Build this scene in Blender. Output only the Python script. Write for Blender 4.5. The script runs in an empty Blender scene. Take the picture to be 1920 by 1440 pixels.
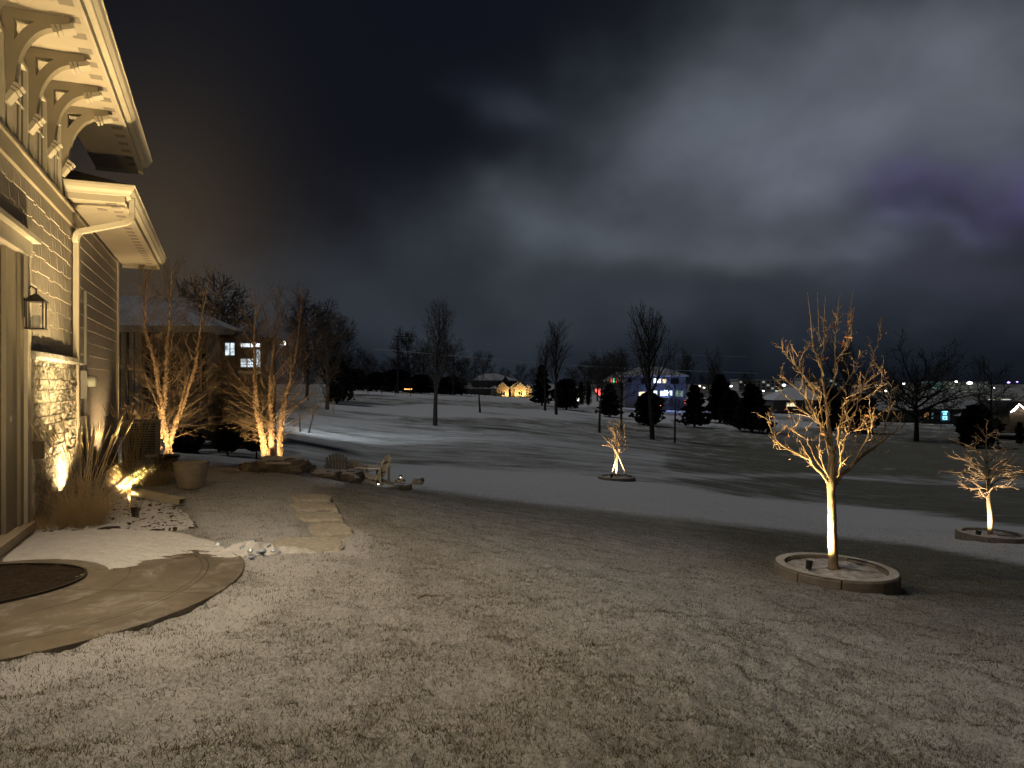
import bpy, math, random
import numpy as np
from mathutils import Vector, Matrix

# ------------------------------------------------------------------ scene, camera, world, exposure
scene = bpy.context.scene
EYE = 1.6
F = 1331.0
cam_d = bpy.data.cameras.new("camera")
cam = bpy.data.objects.new("camera", cam_d)
scene.collection.objects.link(cam)
cam.location = (0, 0, EYE)
cam.rotation_euler = (math.radians(90), 0, 0)
cam_d.sensor_width = 36.0
cam_d.lens = F / 1920 * 36
cam_d.clip_start = 0.05
cam_d.clip_end = 9000
scene.camera = cam
scene.view_settings.view_transform = 'Standard'
scene.view_settings.look = 'None'
scene.view_settings.exposure = 0
scene.view_settings.gamma = 1
scene.render.engine = 'CYCLES'
scene.cycles.use_denoising = True
scene.cycles.max_bounces = 5
scene.cycles.diffuse_bounces = 3
scene.cycles.sample_clamp_indirect = 4


class NT:
    """tiny helper to write node trees"""
    def __init__(s, tree):
        s.t = tree
        s.n = tree.nodes
        s.l = tree.links

    def set(s, sock, v):
        if hasattr(v, 'is_output') or isinstance(v, bpy.types.NodeSocket):
            s.l.new(v, sock)
        else:
            sock.default_value = v

    def math(s, op, a, b=0.0, c=0.0, clamp=False):
        n = s.n.new('ShaderNodeMath')
        n.operation = op
        n.use_clamp = clamp
        s.set(n.inputs[0], a)
        s.set(n.inputs[1], b)
        s.set(n.inputs[2], c)
        return n.outputs[0]

    def noise(s, vec, scale, detail=4.0, rough=0.55, dist=0.0, dims='3D'):
        n = s.n.new('ShaderNodeTexNoise')
        n.noise_dimensions = dims
        if vec is not None:
            s.l.new(vec, n.inputs['Vector'])
        n.inputs['Scale'].default_value = scale
        n.inputs['Detail'].default_value = detail
        n.inputs['Roughness'].default_value = rough
        n.inputs['Distortion'].default_value = dist
        return n.outputs['Fac']

    def mix(s, fac, a, b, blend='MIX'):
        n = s.n.new('ShaderNodeMix')
        n.data_type = 'RGBA'
        n.blend_type = blend
        n.clamp_factor = True
        s.set(n.inputs[0], fac)
        for sock, v in ((n.inputs[6], a), (n.inputs[7], b)):
            if isinstance(v, (tuple, list)):
                v = (v[0], v[1], v[2], 1)
            s.set(sock, v)
        return n.outputs[2]

    def mapping(s, vec, scale=(1, 1, 1), loc=(0, 0, 0), rot=(0, 0, 0)):
        n = s.n.new('ShaderNodeMapping')
        s.l.new(vec, n.inputs[0])
        n.inputs['Location'].default_value = loc
        n.inputs['Rotation'].default_value = rot
        n.inputs['Scale'].default_value = scale
        return n.outputs[0]

    def bump(s, h, strength, dist=0.01, normal=None):
        n = s.n.new('ShaderNodeBump')
        n.inputs['Strength'].default_value = strength
        n.inputs['Distance'].default_value = dist
        s.l.new(h, n.inputs['Height'])
        if normal is not None:
            s.l.new(normal, n.inputs['Normal'])
        return n.outputs[0]


# night sky lit by the town: clouds, plus a painted warm glare at left, as colour of the world by direction
world = bpy.data.worlds.new("World")
scene.world = world
world.use_nodes = True
wt = NT(world.node_tree)
for n in list(wt.n):
    wt.n.remove(n)
w_out = wt.n.new('ShaderNodeOutputWorld')
tc = wt.n.new('ShaderNodeTexCoord')
sep = wt.n.new('ShaderNodeSeparateXYZ')
wt.l.new(tc.outputs['Generated'], sep.inputs[0])
az = wt.math('ARCTAN2', sep.outputs[0], sep.outputs[1])
el = wt.math('ARCSINE', sep.outputs[2])
# cloud texture by direction, a little flattened towards the horizon
cmb = wt.n.new('ShaderNodeCombineXYZ')
wt.l.new(az, cmb.inputs[0])
wt.l.new(wt.math('MULTIPLY', el, 1.35), cmb.inputs[1])
deck = cmb.outputs[0]
w1 = wt.noise(deck, 2.3, 4, 0.5)
w2 = wt.noise(wt.mapping(deck, loc=(7, 3, 2)), 2.3, 4, 0.5)
azw = wt.math('ADD', az, wt.math('MULTIPLY', wt.math('SUBTRACT', w1, 0.5), 0.62))
elw = wt.math('ADD', el, wt.math('MULTIPLY', wt.math('SUBTRACT', w2, 0.5), 0.34))


def ang(px, py):
    x = (px - 960) / F
    z = (720 - py) / F
    return math.atan2(x, 1), math.atan2(z, math.hypot(x, 1))


def blob(px, py, sx, sy, warp=True):
    a0, e0 = ang(px, py)
    a = wt.math('MULTIPLY', wt.math('SUBTRACT', azw if warp else az, a0), F / sx)
    e = wt.math('MULTIPLY', wt.math('SUBTRACT', elw if warp else el, e0), F / sy)
    d2 = wt.math('ADD', wt.math('MULTIPLY', a, a), wt.math('MULTIPLY', e, e))
    return wt.math('EXPONENT', wt.math('MULTIPLY', d2, -1.0))


fine = wt.noise(deck, 5.0, 5, 0.5, 0.2)
fine = wt.math('MULTIPLY_ADD', fine, 3.0, -1.0, clamp=True)
tex = wt.math('ADD', 0.76, wt.math('MULTIPLY', fine, 0.40))
CL = [  # px, py, width, height, colour
    (1420, 180, 250, 150, (.060, .069, .082)),
    (1760, 110, 230, 160, (.066, .073, .086)),
    (1250, 300, 190, 70, (.028, .032, .040)),
    (1000, 480, 220, 50, (.020, .024, .029)),
    (1800, 520, 230, 70, (.020, .022, .032)),
    (1300, 600, 500, 50, (.010, .012, .016)),
    (960, 180, 110, 60, (.015, .018, .024)),
    (1150, 430, 280, 76, (.046, .054, .064)),
    (1600, 320, 240, 80, (.054, .058, .076)),
    (1400, 495, 250, 55, (.050, .058, .068)),
    (900, 540, 330, 55, (.016, .020, .023)),
    (1900, 350, 100, 42, (.034, .022, .085)),
    (1640, 490, 70, 22, (.020, .022, .032)),
    (1790, 440, 70, 16, (.022, .021, .042)),
    (960, 650, 800, 75, (.017, .021, .026)),
    (280, 480, 170, 220, (.044, .030, .014)),  # this and the next: warm glare beside the house, painted into the sky
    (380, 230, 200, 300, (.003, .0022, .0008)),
]
col = None
sky_n = wt.n.new('ShaderNodeTexSky')
sky_n.sky_type = 'NISHITA'
sky_n.sun_disc = False
sky_n.sun_elevation = math.radians(-2.0)
sky_n.sun_rotation = math.radians(200)
base = wt.mix(1.0, sky_n.outputs[0], (0.015, 0.012, 0.012), 'MULTIPLY')
col = wt.mix(1.0, base, (0.0030, 0.0046, 0.0088), 'ADD')
for (px, py, sx, sy, c) in CL:
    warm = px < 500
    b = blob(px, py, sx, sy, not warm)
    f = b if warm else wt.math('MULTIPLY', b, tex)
    cc = wt.mix(1.0, (f_c := (c[0], c[1], c[2])), (1, 1, 1), 'MULTIPLY')
    n = wt.n.new('ShaderNodeVectorMath')
    n.operation = 'SCALE'
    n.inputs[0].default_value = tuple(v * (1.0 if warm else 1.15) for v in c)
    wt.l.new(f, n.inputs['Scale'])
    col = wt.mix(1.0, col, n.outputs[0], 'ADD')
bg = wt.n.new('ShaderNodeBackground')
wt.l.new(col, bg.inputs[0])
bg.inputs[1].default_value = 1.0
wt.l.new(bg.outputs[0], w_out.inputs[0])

# far street lighting and sky glow from the left: one soft, weak lamp
sun_d = bpy.data.lights.new("night_glow", 'SUN')
sun_d.energy = 0.52
sun_d.angle = math.radians(12)
sun_d.color = (1.0, 0.99, 0.95)
sun = bpy.data.objects.new("night_glow", sun_d)
scene.collection.objects.link(sun)
SUN_DIR = Vector((0.85, 0.05, -1.30)).normalized()
sun.rotation_euler = SUN_DIR.to_track_quat('-Z', 'Y').to_euler()

# ------------------------------------------------------------------ materials
MATS = {}


def mat(name, col, rough=0.8, var=0.25, scale=8.0, bump=0.0, bscale=40.0, bdist=0.01, metal=0.0, stretch=(1, 1, 1), col2=None, spec=0.3):
    if name in MATS:
        return MATS[name]
    m = bpy.data.materials.new(name)
    m.use_nodes = True
    t = NT(m.node_tree)
    b = t.n['Principled BSDF']
    tcn = t.n.new('ShaderNodeTexCoord')
    v = t.mapping(tcn.outputs['Object'], scale=stretch)
    f = t.noise(v, scale, 5, 0.6)
    f = t.math('MULTIPLY_ADD', f, 2.4, -0.7, clamp=True)
    c2 = col2 if col2 else tuple(max(0, c * (1 - 2 * var)) for c in col)
    c = t.mix(f, c2, col)
    t.l.new(c, b.inputs['Base Color'])
    b.inputs['Roughness'].default_value = rough
    b.inputs['Metallic'].default_value = metal
    b.inputs['Specular IOR Level'].default_value = spec
    if bump:
        h = t.noise(v, bscale, 4, 0.6)
        t.l.new(t.bump(h, bump, bdist), b.inputs['Normal'])
    MATS[name] = m
    return m


def emit(name, col, strength, split=None):
    if name in MATS:
        return MATS[name]
    m = bpy.data.materials.new(name)
    m.use_nodes = True
    t = NT(m.node_tree)
    b = t.n['Principled BSDF']
    b.inputs['Base Color'].default_value = (0.1, 0.1, 0.1, 1)
    c = (col[0], col[1], col[2])
    if split:
        tcn = t.n.new('ShaderNodeTexCoord')
        f = t.noise(tcn.outputs['Object'], split, 3, 0.7)
        f = t.math('MULTIPLY_ADD', f, 4.0, -1.4, clamp=True)
        cc = t.mix(f, tuple(x * 0.12 for x in c), c)
        t.l.new(cc, b.inputs['Emission Color'])
    else:
        b.inputs['Emission Color'].default_value = (*c, 1)
    b.inputs['Emission Strength'].default_value = strength
    MATS[name] = m
    return m


SNOWC = (0.72, 0.73, 0.76)
M_trim = mat('painted_trim', (0.52, 0.47, 0.37), 0.55, 0.06, 3, 0.05, 60)
M_trim_dark = mat('bracket_paint', (0.30, 0.26, 0.19), 0.6, 0.06, 3)
M_soffit = mat('soffit_panel', (0.46, 0.40, 0.31), 0.6, 0.08, 1.5)
M_vent = mat('soffit_vent', (0.26, 0.23, 0.19), 0.8, 0.1, 90)
M_shingle = mat('stained_shingle', (0.42, 0.37, 0.30), 0.85, 0.22, 14, 0.5, 30, 0.006, stretch=(3, 3, .35))
M_lap = mat('lap_siding', (0.38, 0.34, 0.28), 0.75, 0.12, 3, 0.15, 60, 0.002, stretch=(1, 1, 6))
M_door = mat('wood_door', (0.17, 0.11, 0.065), 0.5, 0.15, 5, 0.1, 40, 0.002, stretch=(4, 4, .5))
M_stone = mat('ledge_stone', (0.50, 0.45, 0.36), 0.95, 0.30, 12, 1.0, 22, 0.03, col2=(0.20, 0.18, 0.14), stretch=(2, 2, .8))
M_cap = mat('stone_cap', (0.50, 0.47, 0.42), 0.9, 0.2, 12, 0.7, 40, 0.01)
M_glass = mat('dark_glass', (0.015, 0.017, 0.02), 0.06, 0.0, 1, spec=0.6)
M_roof = mat('roof_shingle', (0.06, 0.055, 0.055), 0.9, 0.3, 6)
M_snow = mat('snow_surface', (.62, .62, .63), 0.85, 0.10, 9, 0.9, 45, 0.012)
M_snowroof = mat('snowy_roof', (0.50, 0.51, 0.54), 0.85, 0.2, 1.2, 0.3, 5, 0.05, col2=(0.22, 0.22, 0.24))
M_black = mat('black_metal', (0.025, 0.023, 0.02), 0.45, 0.1, 20)
M_white = mat('white_shell', (0.7, 0.7, 0.68), 0.4, 0.05, 20)
M_grey = mat('grey_metal', (0.30, 0.29, 0.27), 0.5, 0.1, 12)
M_concrete = mat('cast_concrete', (0.20, 0.17, 0.14), 0.9, 0.2, 7, 0.3, 70, 0.004)
M_rock = mat('boulder_rock', (0.34, 0.29, 0.23), 0.95, 0.3, 5, 0.9, 9, 0.03)
M_bark_dark = mat('dark_bark', (0.045, 0.040, 0.036), 0.95, 0.3, 10)
M_twig_dark = mat('dark_twigs', (0.050, 0.046, 0.042), 0.95, 0.2, 3)
M_bark_maple = mat('grey_bark', (0.29, 0.22, 0.13), 0.9, 0.22, 16, 0.8, 30, 0.01, stretch=(1, 1, .5))
M_twig_maple = mat('young_twigs', (0.50, 0.35, 0.20), 0.85, 0.2, 12)
M_leaf_dead = mat('dead_leaf', (0.42, 0.17, 0.07), 0.8, 0.2, 20)
M_bark_birch = mat('peeling_birch_bark', (0.55, 0.38, 0.24), 0.85, 0.35, 14, 0.9, 24, 0.02, col2=(0.16, 0.09, 0.05))
M_twig_birch = mat('birch_twigs', (0.20, 0.14, 0.085), 0.9, 0.2, 6)
M_evergreen = mat('evergreen_needles', (0.014, 0.022, 0.014), 0.95, 0.3, 3)
M_straw = mat('dry_straw', (0.72, 0.58, 0.36), 0.8, 0.25, 6, col2=(0.50, 0.37, 0.20))
_nt = NT(M_straw.node_tree)
_tr = _nt.n.new('ShaderNodeBsdfTranslucent')
_tr.inputs[0].default_value = (.72, .60, .36, 1)
_mx = _nt.n.new('ShaderNodeMixShader')
_mx.inputs[0].default_value = .28
_nt.l.new(_nt.n['Principled BSDF'].outputs[0], _mx.inputs[1])
_nt.l.new(_tr.outputs[0], _mx.inputs[2])
_nt.l.new(_mx.outputs[0], _nt.n['Material Output'].inputs[0])
M_wood_pale = mat('pale_board', (0.52, 0.44, 0.33), 0.7, 0.1, 8)
M_pot = mat('ribbed_glazed_pot', (0.52, 0.45, 0.35), 0.55, 0.15, 6)
M_pot_dark = mat('black_pot', (0.04, 0.032, 0.027), 0.5, 0.1, 6)
M_chair = mat('weathered_chair_slats', (0.20, 0.19, 0.165), 0.8, 0.2, 20)
M_chair_tan = mat('tan_chair_slats', (0.62, 0.54, 0.43), 0.8, 0.2, 20)
M_mulch = mat('dark_mulch', (0.05, 0.032, 0.020), 0.95, 0.4, 40, 1.0, 60, 0.02)
M_facade_dark = mat('dark_facade', (0.10, 0.095, 0.09), 0.85, 0.2, 2)
M_facade_grey = mat('grey_facade', (0.20, 0.20, 0.21), 0.85, 0.15, 2)
M_facade_tan = mat('tan_stone_facade', (0.36, 0.28, 0.18), 0.85, 0.3, 3)
M_brick_dim = mat('dim_brick_facade', (0.13, 0.10, 0.08), 0.85, 0.2, 3)
M_facade_pale = mat('pale_facade', (0.55, 0.55, 0.56), 0.85, 0.1, .3)
M_frame_white = mat('white_window_frame', (0.5, 0.5, 0.5), 0.5, 0.05, 3)

# ------------------------------------------------------------------ mesh helpers
ROOT_LOC = {}


class MB:
    def __init__(s):
        s.v = []
        s.f = []

    def add(s, vs, fs):
        o = len(s.v)
        s.v.extend([tuple(v) for v in vs])
        s.f.extend([tuple(i + o for i in f) for f in fs])

    def box(s, c, size, M=None):
        hx, hy, hz = size[0] / 2, size[1] / 2, size[2] / 2
        vs = []
        for x in (-hx, hx):
            for y in (-hy, hy):
                for z in (-hz, hz):
                    p = Vector((x, y, z))
                    if M is not None:
                        p = M @ p
                    vs.append(p + Vector(c))
        s.add(vs, [(0, 1, 3, 2), (4, 6, 7, 5), (0, 4, 5, 1), (2, 3, 7, 6), (0, 2, 6, 4), (1, 5, 7, 3)])

    def hexa(s, p):  # 8 points: bottom 4 loop then top 4 loop
        s.add(p, [(0, 3, 2, 1), (4, 5, 6, 7), (0, 1, 5, 4), (1, 2, 6, 5), (2, 3, 7, 6), (3, 0, 4, 7)])

    def tube(s, pts, rad, n=6, cap=True):
        if len(pts) < 2:
            return
        o = len(s.v)
        P = [Vector(p) for p in pts]
        for i, p in enumerate(P):
            a = P[max(0, i - 1)]
            b = P[min(len(P) - 1, i + 1)]
            t = (b - a)
            if t.length < 1e-9:
                t = Vector((0, 0, 1))
            t.normalize()
            ref = Vector((0, 1, 0)) if abs(t.y) < 0.9 else Vector((1, 0, 0))
            u = t.cross(ref).normalized()
            w = t.cross(u)
            r = rad[i] if hasattr(rad, '__len__') else rad
            for k in range(n):
                an = 2 * math.pi * k / n
                q = p + (u * math.cos(an) + w * math.sin(an)) * r
                s.v.append((q.x, q.y, q.z))
        for i in range(len(P) - 1):
            for k in range(n):
                a = o + i * n + k
                b = o + i * n + (k + 1) % n
                s.f.append((a, b, b + n, a + n))
        if cap:
            s.f.append(tuple(o + k for k in range(n))[::-1])
            s.f.append(tuple(o + (len(P) - 1) * n + k for k in range(n)))

    def lathe(s, c, prof, n=24, sx=1, sy=1, tilt=None):
        o = len(s.v)
        for (r, z) in prof:
            for k in range(n):
                an = 2 * math.pi * k / n
                p = Vector((r * math.cos(an) * sx, r * math.sin(an) * sy, z))
                if tilt is not None:
                    p = tilt @ p
                s.v.append((c[0] + p.x, c[1] + p.y, c[2] + p.z))
        for i in range(len(prof) - 1):
            for k in range(n):
                a = o + i * n + k
                b = o + i * n + (k + 1) % n
                s.f.append((a, b, b + n, a + n))

    def prism(s, poly, z0, z1):
        n = len(poly)
        vs = [(p[0], p[1], z0) for p in poly] + [(p[0], p[1], z1) for p in poly]
        fs = [tuple(range(n))[::-1], tuple(range(n, 2 * n))]
        for i in range(n):
            j = (i + 1) % n
            fs.append((i, j, j + n, i + n))
        s.add(vs, fs)


def link_mesh(name, mb, material, loc=(0, 0, 0), smooth=False):
    me = bpy.data.meshes.new(name)
    L = loc
    me.from_pydata([(v[0] - L[0], v[1] - L[1], v[2] - L[2]) for v in mb.v], [], mb.f)
    me.materials.append(material)
    if smooth:
        me.polygons.foreach_set('use_smooth', [True] * len(me.polygons))
    me.update()
    o = bpy.data.objects.new(name, me)
    scene.collection.objects.link(o)
    return o


def tag(o, label=None, cat=None, group=None, kind=None):
    if label:
        o['label'] = label
    if cat:
        o['category'] = cat
    if group:
        o['group'] = group
    if kind:
        o['kind'] = kind
    return o


def thing(name, label, cat, loc, group=None):
    o = bpy.data.objects.new(name, None)
    o.empty_display_size = 0.2
    scene.collection.objects.link(o)
    o.location = loc
    ROOT_LOC[o.name] = tuple(loc)
    return tag(o, label, cat, group)


def part(name, mb, material, parent, smooth=False, label=None):
    L = ROOT_LOC[parent.name]
    o = link_mesh(name, mb, material, L, smooth)
    o.parent = parent
    ROOT_LOC[o.name] = L
    if label:
        o['label'] = label
    return o


def solid(name, mb, material, label, cat, loc, group=None, smooth=False):
    o = link_mesh(name, mb, material, loc, smooth)
    o.location = loc
    ROOT_LOC[o.name] = tuple(loc)
    return tag(o, label, cat, group)


def struct(name, mb, material, smooth=False, kind='structure'):
    o = link_mesh(name, mb, material, (0, 0, 0), smooth)
    return tag(o, kind=kind)


def copy_tree(o, parent=None):
    c = o.copy()
    scene.collection.objects.link(c)
    if parent is not None:
        c.parent = parent
    for ch in list(o.children):
        copy_tree(ch, c)
    return c


# ------------------------------------------------------------------ the lie of the land
TAB = {  # image column: (depth, drop below the eye)
    0: [(2, 1.6), (15, 1.6), (22, 1.75), (30, 2.0), (60, 2.2), (200, 2.6), (1000, 2)],
    300: [(2, 1.6), (15, 1.6), (18, 1.8), (25, 2.2), (60, 2.2), (200, 2.4), (1000, 2)],
    520: [(2, 1.6), (9, 1.6), (13, 1.6), (15, 1.7), (20, 2.35), (28, 2.3), (40, 2.15), (65, 1.75), (110, 1.3), (200, 1.2), (1000, 2)],
    700: [(2, 1.6), (8, 1.62), (11, 1.78), (14, 1.98), (17, 2.5), (20, 2.9), (25, 3.05), (35, 3.1), (50, 3.0), (75, 2.4), (110, 1.25), (200, 1.1), (1000, 2)],
    960: [(2, 1.6), (5, 1.65), (7, 1.8), (11, 2.1), (15, 2.6), (19, 3.0), (25, 3.3), (35, 3.4), (54, 3.5), (80, 3.4), (120, 3.0), (170, 3.3), (200, 3.85), (230, 3.8), (400, 2.8), (1000, 2.2)],
    1223: [(2, 1.6), (5, 1.7), (7, 1.95), (10, 2.3), (14, 2.8), (18, 3.15), (25, 3.5), (35, 4.0), (50, 4.6), (72, 5.4), (110, 5.6), (150, 5.4), (200, 5.2), (400, 3.6), (1000, 2.6)],
    1565: [(2, 1.6), (3, 1.65), (5, 1.9), (7, 2.13), (8.4, 2.32), (11, 2.75), (15, 3.3), (20, 3.95), (27, 4.6), (40, 5.6), (60, 6.4), (90, 6.9), (130, 6.8), (200, 6.2), (400, 4.3), (1000, 3)],
    1858: [(2, 1.65), (3, 1.72), (5, 2.0), (8, 2.45), (15.7, 3.42), (22, 4.3), (30, 5.2), (45, 6.4), (70, 7.2), (100, 7.4), (130, 7.5), (200, 6.8), (400, 4.6), (1000, 3)],
    2500: [(2, 1.65), (5, 2.0), (10, 2.8), (20, 4.0), (40, 5.8), (100, 7.4), (200, 6.8), (1000, 3)],
}
_cols = sorted(TAB)
_LR = np.linspace(math.log(1.0), math.log(4000), 260)
_grid = []
for c in _cols:
    a = math.cos(math.atan2(c - 960, F))
    lr = [math.log(max(y / a, .5)) for y, h in TAB[c]]
    g = np.interp(_LR, lr, [h for y, h in TAB[c]])
    k = np.exp(-np.linspace(-2, 2, 15) ** 2)
    k /= k.sum()
    g = np.convolve(np.pad(g, 7, mode='edge'), k, 'valid')
    _grid.append(g)
_grid = np.array(_grid)
_az = np.array([math.atan2(c - 960, F) for c in _cols])
_azf = np.linspace(_az[0], _az[-1], 200)
_gf = np.array([np.interp(_azf, _az, _grid[:, j]) for j in range(len(_LR))]).T
k = np.exp(-np.linspace(-2, 2, 21) ** 2)
k /= k.sum()
_gf = np.array([np.convolve(np.pad(_gf[:, j], 10, mode='edge'), k, 'valid') for j in range(len(_LR))]).T


def ground_np(x, y):
    r = np.hypot(x, y)
    a = np.arctan2(x, y)
    # behind the camera the lawn just runs on level
    lr = np.log(np.maximum(r, 1.0))
    u = np.clip((a - _azf[0]) / (_azf[-1] - _azf[0]) * 199, 0, 198.999)
    v = np.clip((lr - _LR[0]) / (_LR[-1] - _LR[0]) * 259, 0, 258.999)
    i = u.astype(int)
    j = v.astype(int)
    fu = u - i
    fv = v - j
    h = (_gf[i, j] * (1 - fu) * (1 - fv) + _gf[i + 1, j] * fu * (1 - fv) + _gf[i, j + 1] * (1 - fu) * fv + _gf[i + 1, j + 1] * fu * fv)
    back = np.clip((np.abs(a) - 1.2) / 0.8, 0, 1)
    h = h * (1 - back) + 1.6 * back
    return EYE - h


def gz(x, y):
    return float(ground_np(np.array([x]), np.array([y]))[0])


def P(px, py, Y):
    return Vector(((px - 960) / F * Y, Y, EYE - (py - 720) / F * Y))


def G(px, Y, up=0.0):
    x = (px - 960) / F * Y
    return Vector((x, Y, gz(x, Y) + up))


def zat(py, Y):
    return EYE - (py - 720) / F * Y


_rng = np.random.default_rng(5)
_LAT = _rng.random((256, 256))


def vnoise(x, y, seed=0):
    x = x + seed * 17.3
    y = y + seed * 9.1
    xi = np.floor(x).astype(int)
    yi = np.floor(y).astype(int)
    fx = x - xi
    fy = y - yi
    fx = fx * fx * (3 - 2 * fx)
    fy = fy * fy * (3 - 2 * fy)
    g = lambda a, b: _LAT[a % 256, b % 256]
    return (g(xi, yi) * (1 - fx) * (1 - fy) + g(xi + 1, yi) * fx * (1 - fy) + g(xi, yi + 1) * (1 - fx) * fy + g(xi + 1, yi + 1) * fx * fy)


def fbm(x, y, seed=0, o=4):
    s = 0
    a = 1
    t = 0
    for i in range(o):
        s = s + a * vnoise(x * 2 ** i, y * 2 ** i, seed + i)
        t += a
        a *= 0.5
    return s / t


def in_poly(px, py, poly):
    res = np.zeros(px.shape, bool)
    n = len(poly)
    for i in range(n):
        x0, y0 = poly[i]
        x1, y1 = poly[(i + 1) % n]
        c = ((y0 > py) != (y1 > py))
        with np.errstate(divide='ignore', invalid='ignore'):
            xx = (x1 - x0) * (py - y0) / (y1 - y0 + 1e-12) + x0
        res ^= c & (px < xx)
    return res


def dist_poly(px, py, poly):
    d = np.full(px.shape, 1e9)
    n = len(poly)
    for i in range(n):
        x0, y0 = poly[i]
        x1, y1 = poly[(i + 1) % n]
        dx, dy = x1 - x0, y1 - y0
        t = np.clip(((px - x0) * dx + (py - y0) * dy) / (dx * dx + dy * dy + 1e-9), 0, 1)
        d = np.minimum(d, np.hypot(px - x0 - t * dx, py - y0 - t * dy))
    return np.where(in_poly(px, py, poly), -d, d)   # negative inside


def F0(px, py):   # a point on the level ground beside the house (z = 0)
    Y = EYE * F / (py - 720)
    return ((px - 960) / F * Y, Y)


# house frame: s along the wall (away from the camera), d out of the wall, z up
W0 = Vector((-4.905, 6.80, 0))
U = Vector((-0.379, 0.9254, 0)).normalized()
N = Vector((0.9254, 0.379, 0)).normalized()


def H(s, d, z):
    return W0 + U * s + N * d + Vector((0, 0, z))


def sp(px, d=0.0):
    Y = F * (2.12 - 1.0806 * d) / (415 - px)
    return (Y - 0.379 * d - 6.8) / 0.9254


# ---- flat areas by the house
C0 = (-4.156, 5.576)       # centre of the round landing
R_OUT = 1.92
arc = []
for i in range(0, 41):
    a = math.radians(30 - i * 2.45)
    arc.append((C0[0] + R_OUT * math.cos(a), C0[1] + R_OUT * math.sin(a)))
wl = H(-3.2, 0, 0)
wr = H(sp(38), 0, 0)
SLAB = arc + [(wl.x, wl.y), (wr.x, wr.y), F0(220, 998), F0(330, 1003), F0(400, 1018)]
BED = [(H(sp(42), .1, 0).x, H(sp(42), .1, 0).y), F0(220, 994), F0(300, 994), F0(372, 990), F0(352, 962), F0(318, 945), F0(250, 925), (H(sp(180), 0, 0).x, H(sp(180), 0, 0).y)]
STONES = [  # stepping stones, image outline on the lawn (z about 0)
    [(546, 927), (618, 926), (626, 936), (552, 937)],
    [(538, 940), (625, 941), (640, 954), (552, 956)],
    [(549, 960), (634, 959), (652, 974), (562, 976)],
    [(574, 981), (650, 980), (668, 1000), (584, 1002)],
    [(508, 1007), (640, 1005), (652, 1033), (520, 1035)],
]
STONES = [[F0(*p) for p in s] for s in STONES]

# snow cover by place: (outline in the picture, cover, feather in pixels)
ZONES = [
    ([(690, 880), (840, 878), (1000, 884), (1130, 893), (1260, 908), (1400, 930), (1600, 948), (1930, 985), (2500, 1055), (2500, 1190), (1930, 1062), (1700, 1022), (1480, 992), (1300, 970), (1100, 950), (930, 932), (800, 914), (700, 900)], .96, 12),
    ([(1090, 886), (1300, 889), (1560, 886), (1930, 897), (2500, 920), (2500, 950), (1930, 917), (1700, 906), (1500, 897), (1300, 899), (1100, 893)], .66, 6),
    ([(600, 757), (800, 760), (960, 768), (1230, 778), (1260, 792), (1000, 782), (820, 780), (700, 782), (620, 771)], 1.2, 4),
    ([(1250, 781), (1400, 786), (1600, 792), (1600, 802), (1300, 800)], 0.9, 4),
    ([(920, 828), (1080, 834), (1090, 852), (980, 853)], 0.75, 14),
    ([(560, 775), (700, 785), (760, 797), (560, 800)], 0.75, 8),
    ([(440, 770), (520, 768), (520, 800), (440, 800)], 1.2, 6),
    ([(640, 733), (1930, 760), (2500, 775), (2500, 815), (1930, 800), (1650, 790), (1200, 766), (900, 750), (640, 740)], 0.85, 5),
    ([(540, 796), (700, 800), (1000, 815), (1250, 850), (1250, 885), (900, 866), (560, 862)], .60, 12),
    ([(350, 930), (560, 925), (545, 1000), (440, 1030), (380, 990)], .76, 22),
    ([(380, 870), (560, 870), (640, 905), (560, 925), (380, 925)], 0.80, 15),
    ([(500, 995), (690, 1000), (690, 1040), (500, 1050)], 0.75, 12),
    ([(440, 1040), (560, 1030), (640, 1060), (430, 1120), (300, 1185), (0, 1260), (0, 1300), (380, 1210), (560, 1110)], 0.74, 20),
]


def cover_np(X, Y, Z):
    Ys = np.maximum(Y, 0.05)
    px = np.where(Y > 0.05, 960 + F * X / Ys, 5000.0)
    py = np.where(Y > 0.05, 720 + F * (EYE - Z) / Ys, 5000.0)
    r = np.hypot(X, Y)
    near = 0.58
    c = np.full(X.shape, near)
    t = np.clip((r - 6) / 8, 0, 1)
    c = c * (1 - t) + 0.44 * t
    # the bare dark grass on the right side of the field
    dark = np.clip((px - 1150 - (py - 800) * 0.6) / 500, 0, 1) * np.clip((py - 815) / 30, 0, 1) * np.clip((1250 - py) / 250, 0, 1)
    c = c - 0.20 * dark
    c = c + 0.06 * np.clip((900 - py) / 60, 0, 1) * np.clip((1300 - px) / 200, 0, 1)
    wx = (fbm(X * .22, Y * .22, 61, 4) - .5)
    wy = (fbm(X * .35, Y * .35, 71, 4) - .5)
    far = np.clip((r - 10) / 14, 0, 1)
    px = px + wx * 36 * far
    py = py + wy * 9 * far
    for poly, v, fe in ZONES:
        d = dist_poly(px, py, poly)
        m = np.clip(0.5 - d / (2 * fe), 0, 1)
        m = m * m * (3 - 2 * m) * (Y > 0.1)
        c = c * (1 - m) + v * m
    dim = np.clip((px - 1250) / 650, 0, 1) * np.clip((1100 - py) / 60, 0, 1) * np.clip((py - 800) / 40, 0, 1)  # light falling off to the right, put into thinner snow cover
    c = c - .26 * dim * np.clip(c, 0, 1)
    st = (fbm(X * .16 + Y * .05, Y * .55, 81, 4) - .5) * .5 + (fbm(X * .8, Y * 2.2, 91, 4) - .5) * .55
    c = c + st * np.clip((r - 12) / 16, 0, 1) * np.clip(1.25 - c, 0.15, 1)
    return np.maximum(c, .37)


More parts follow.
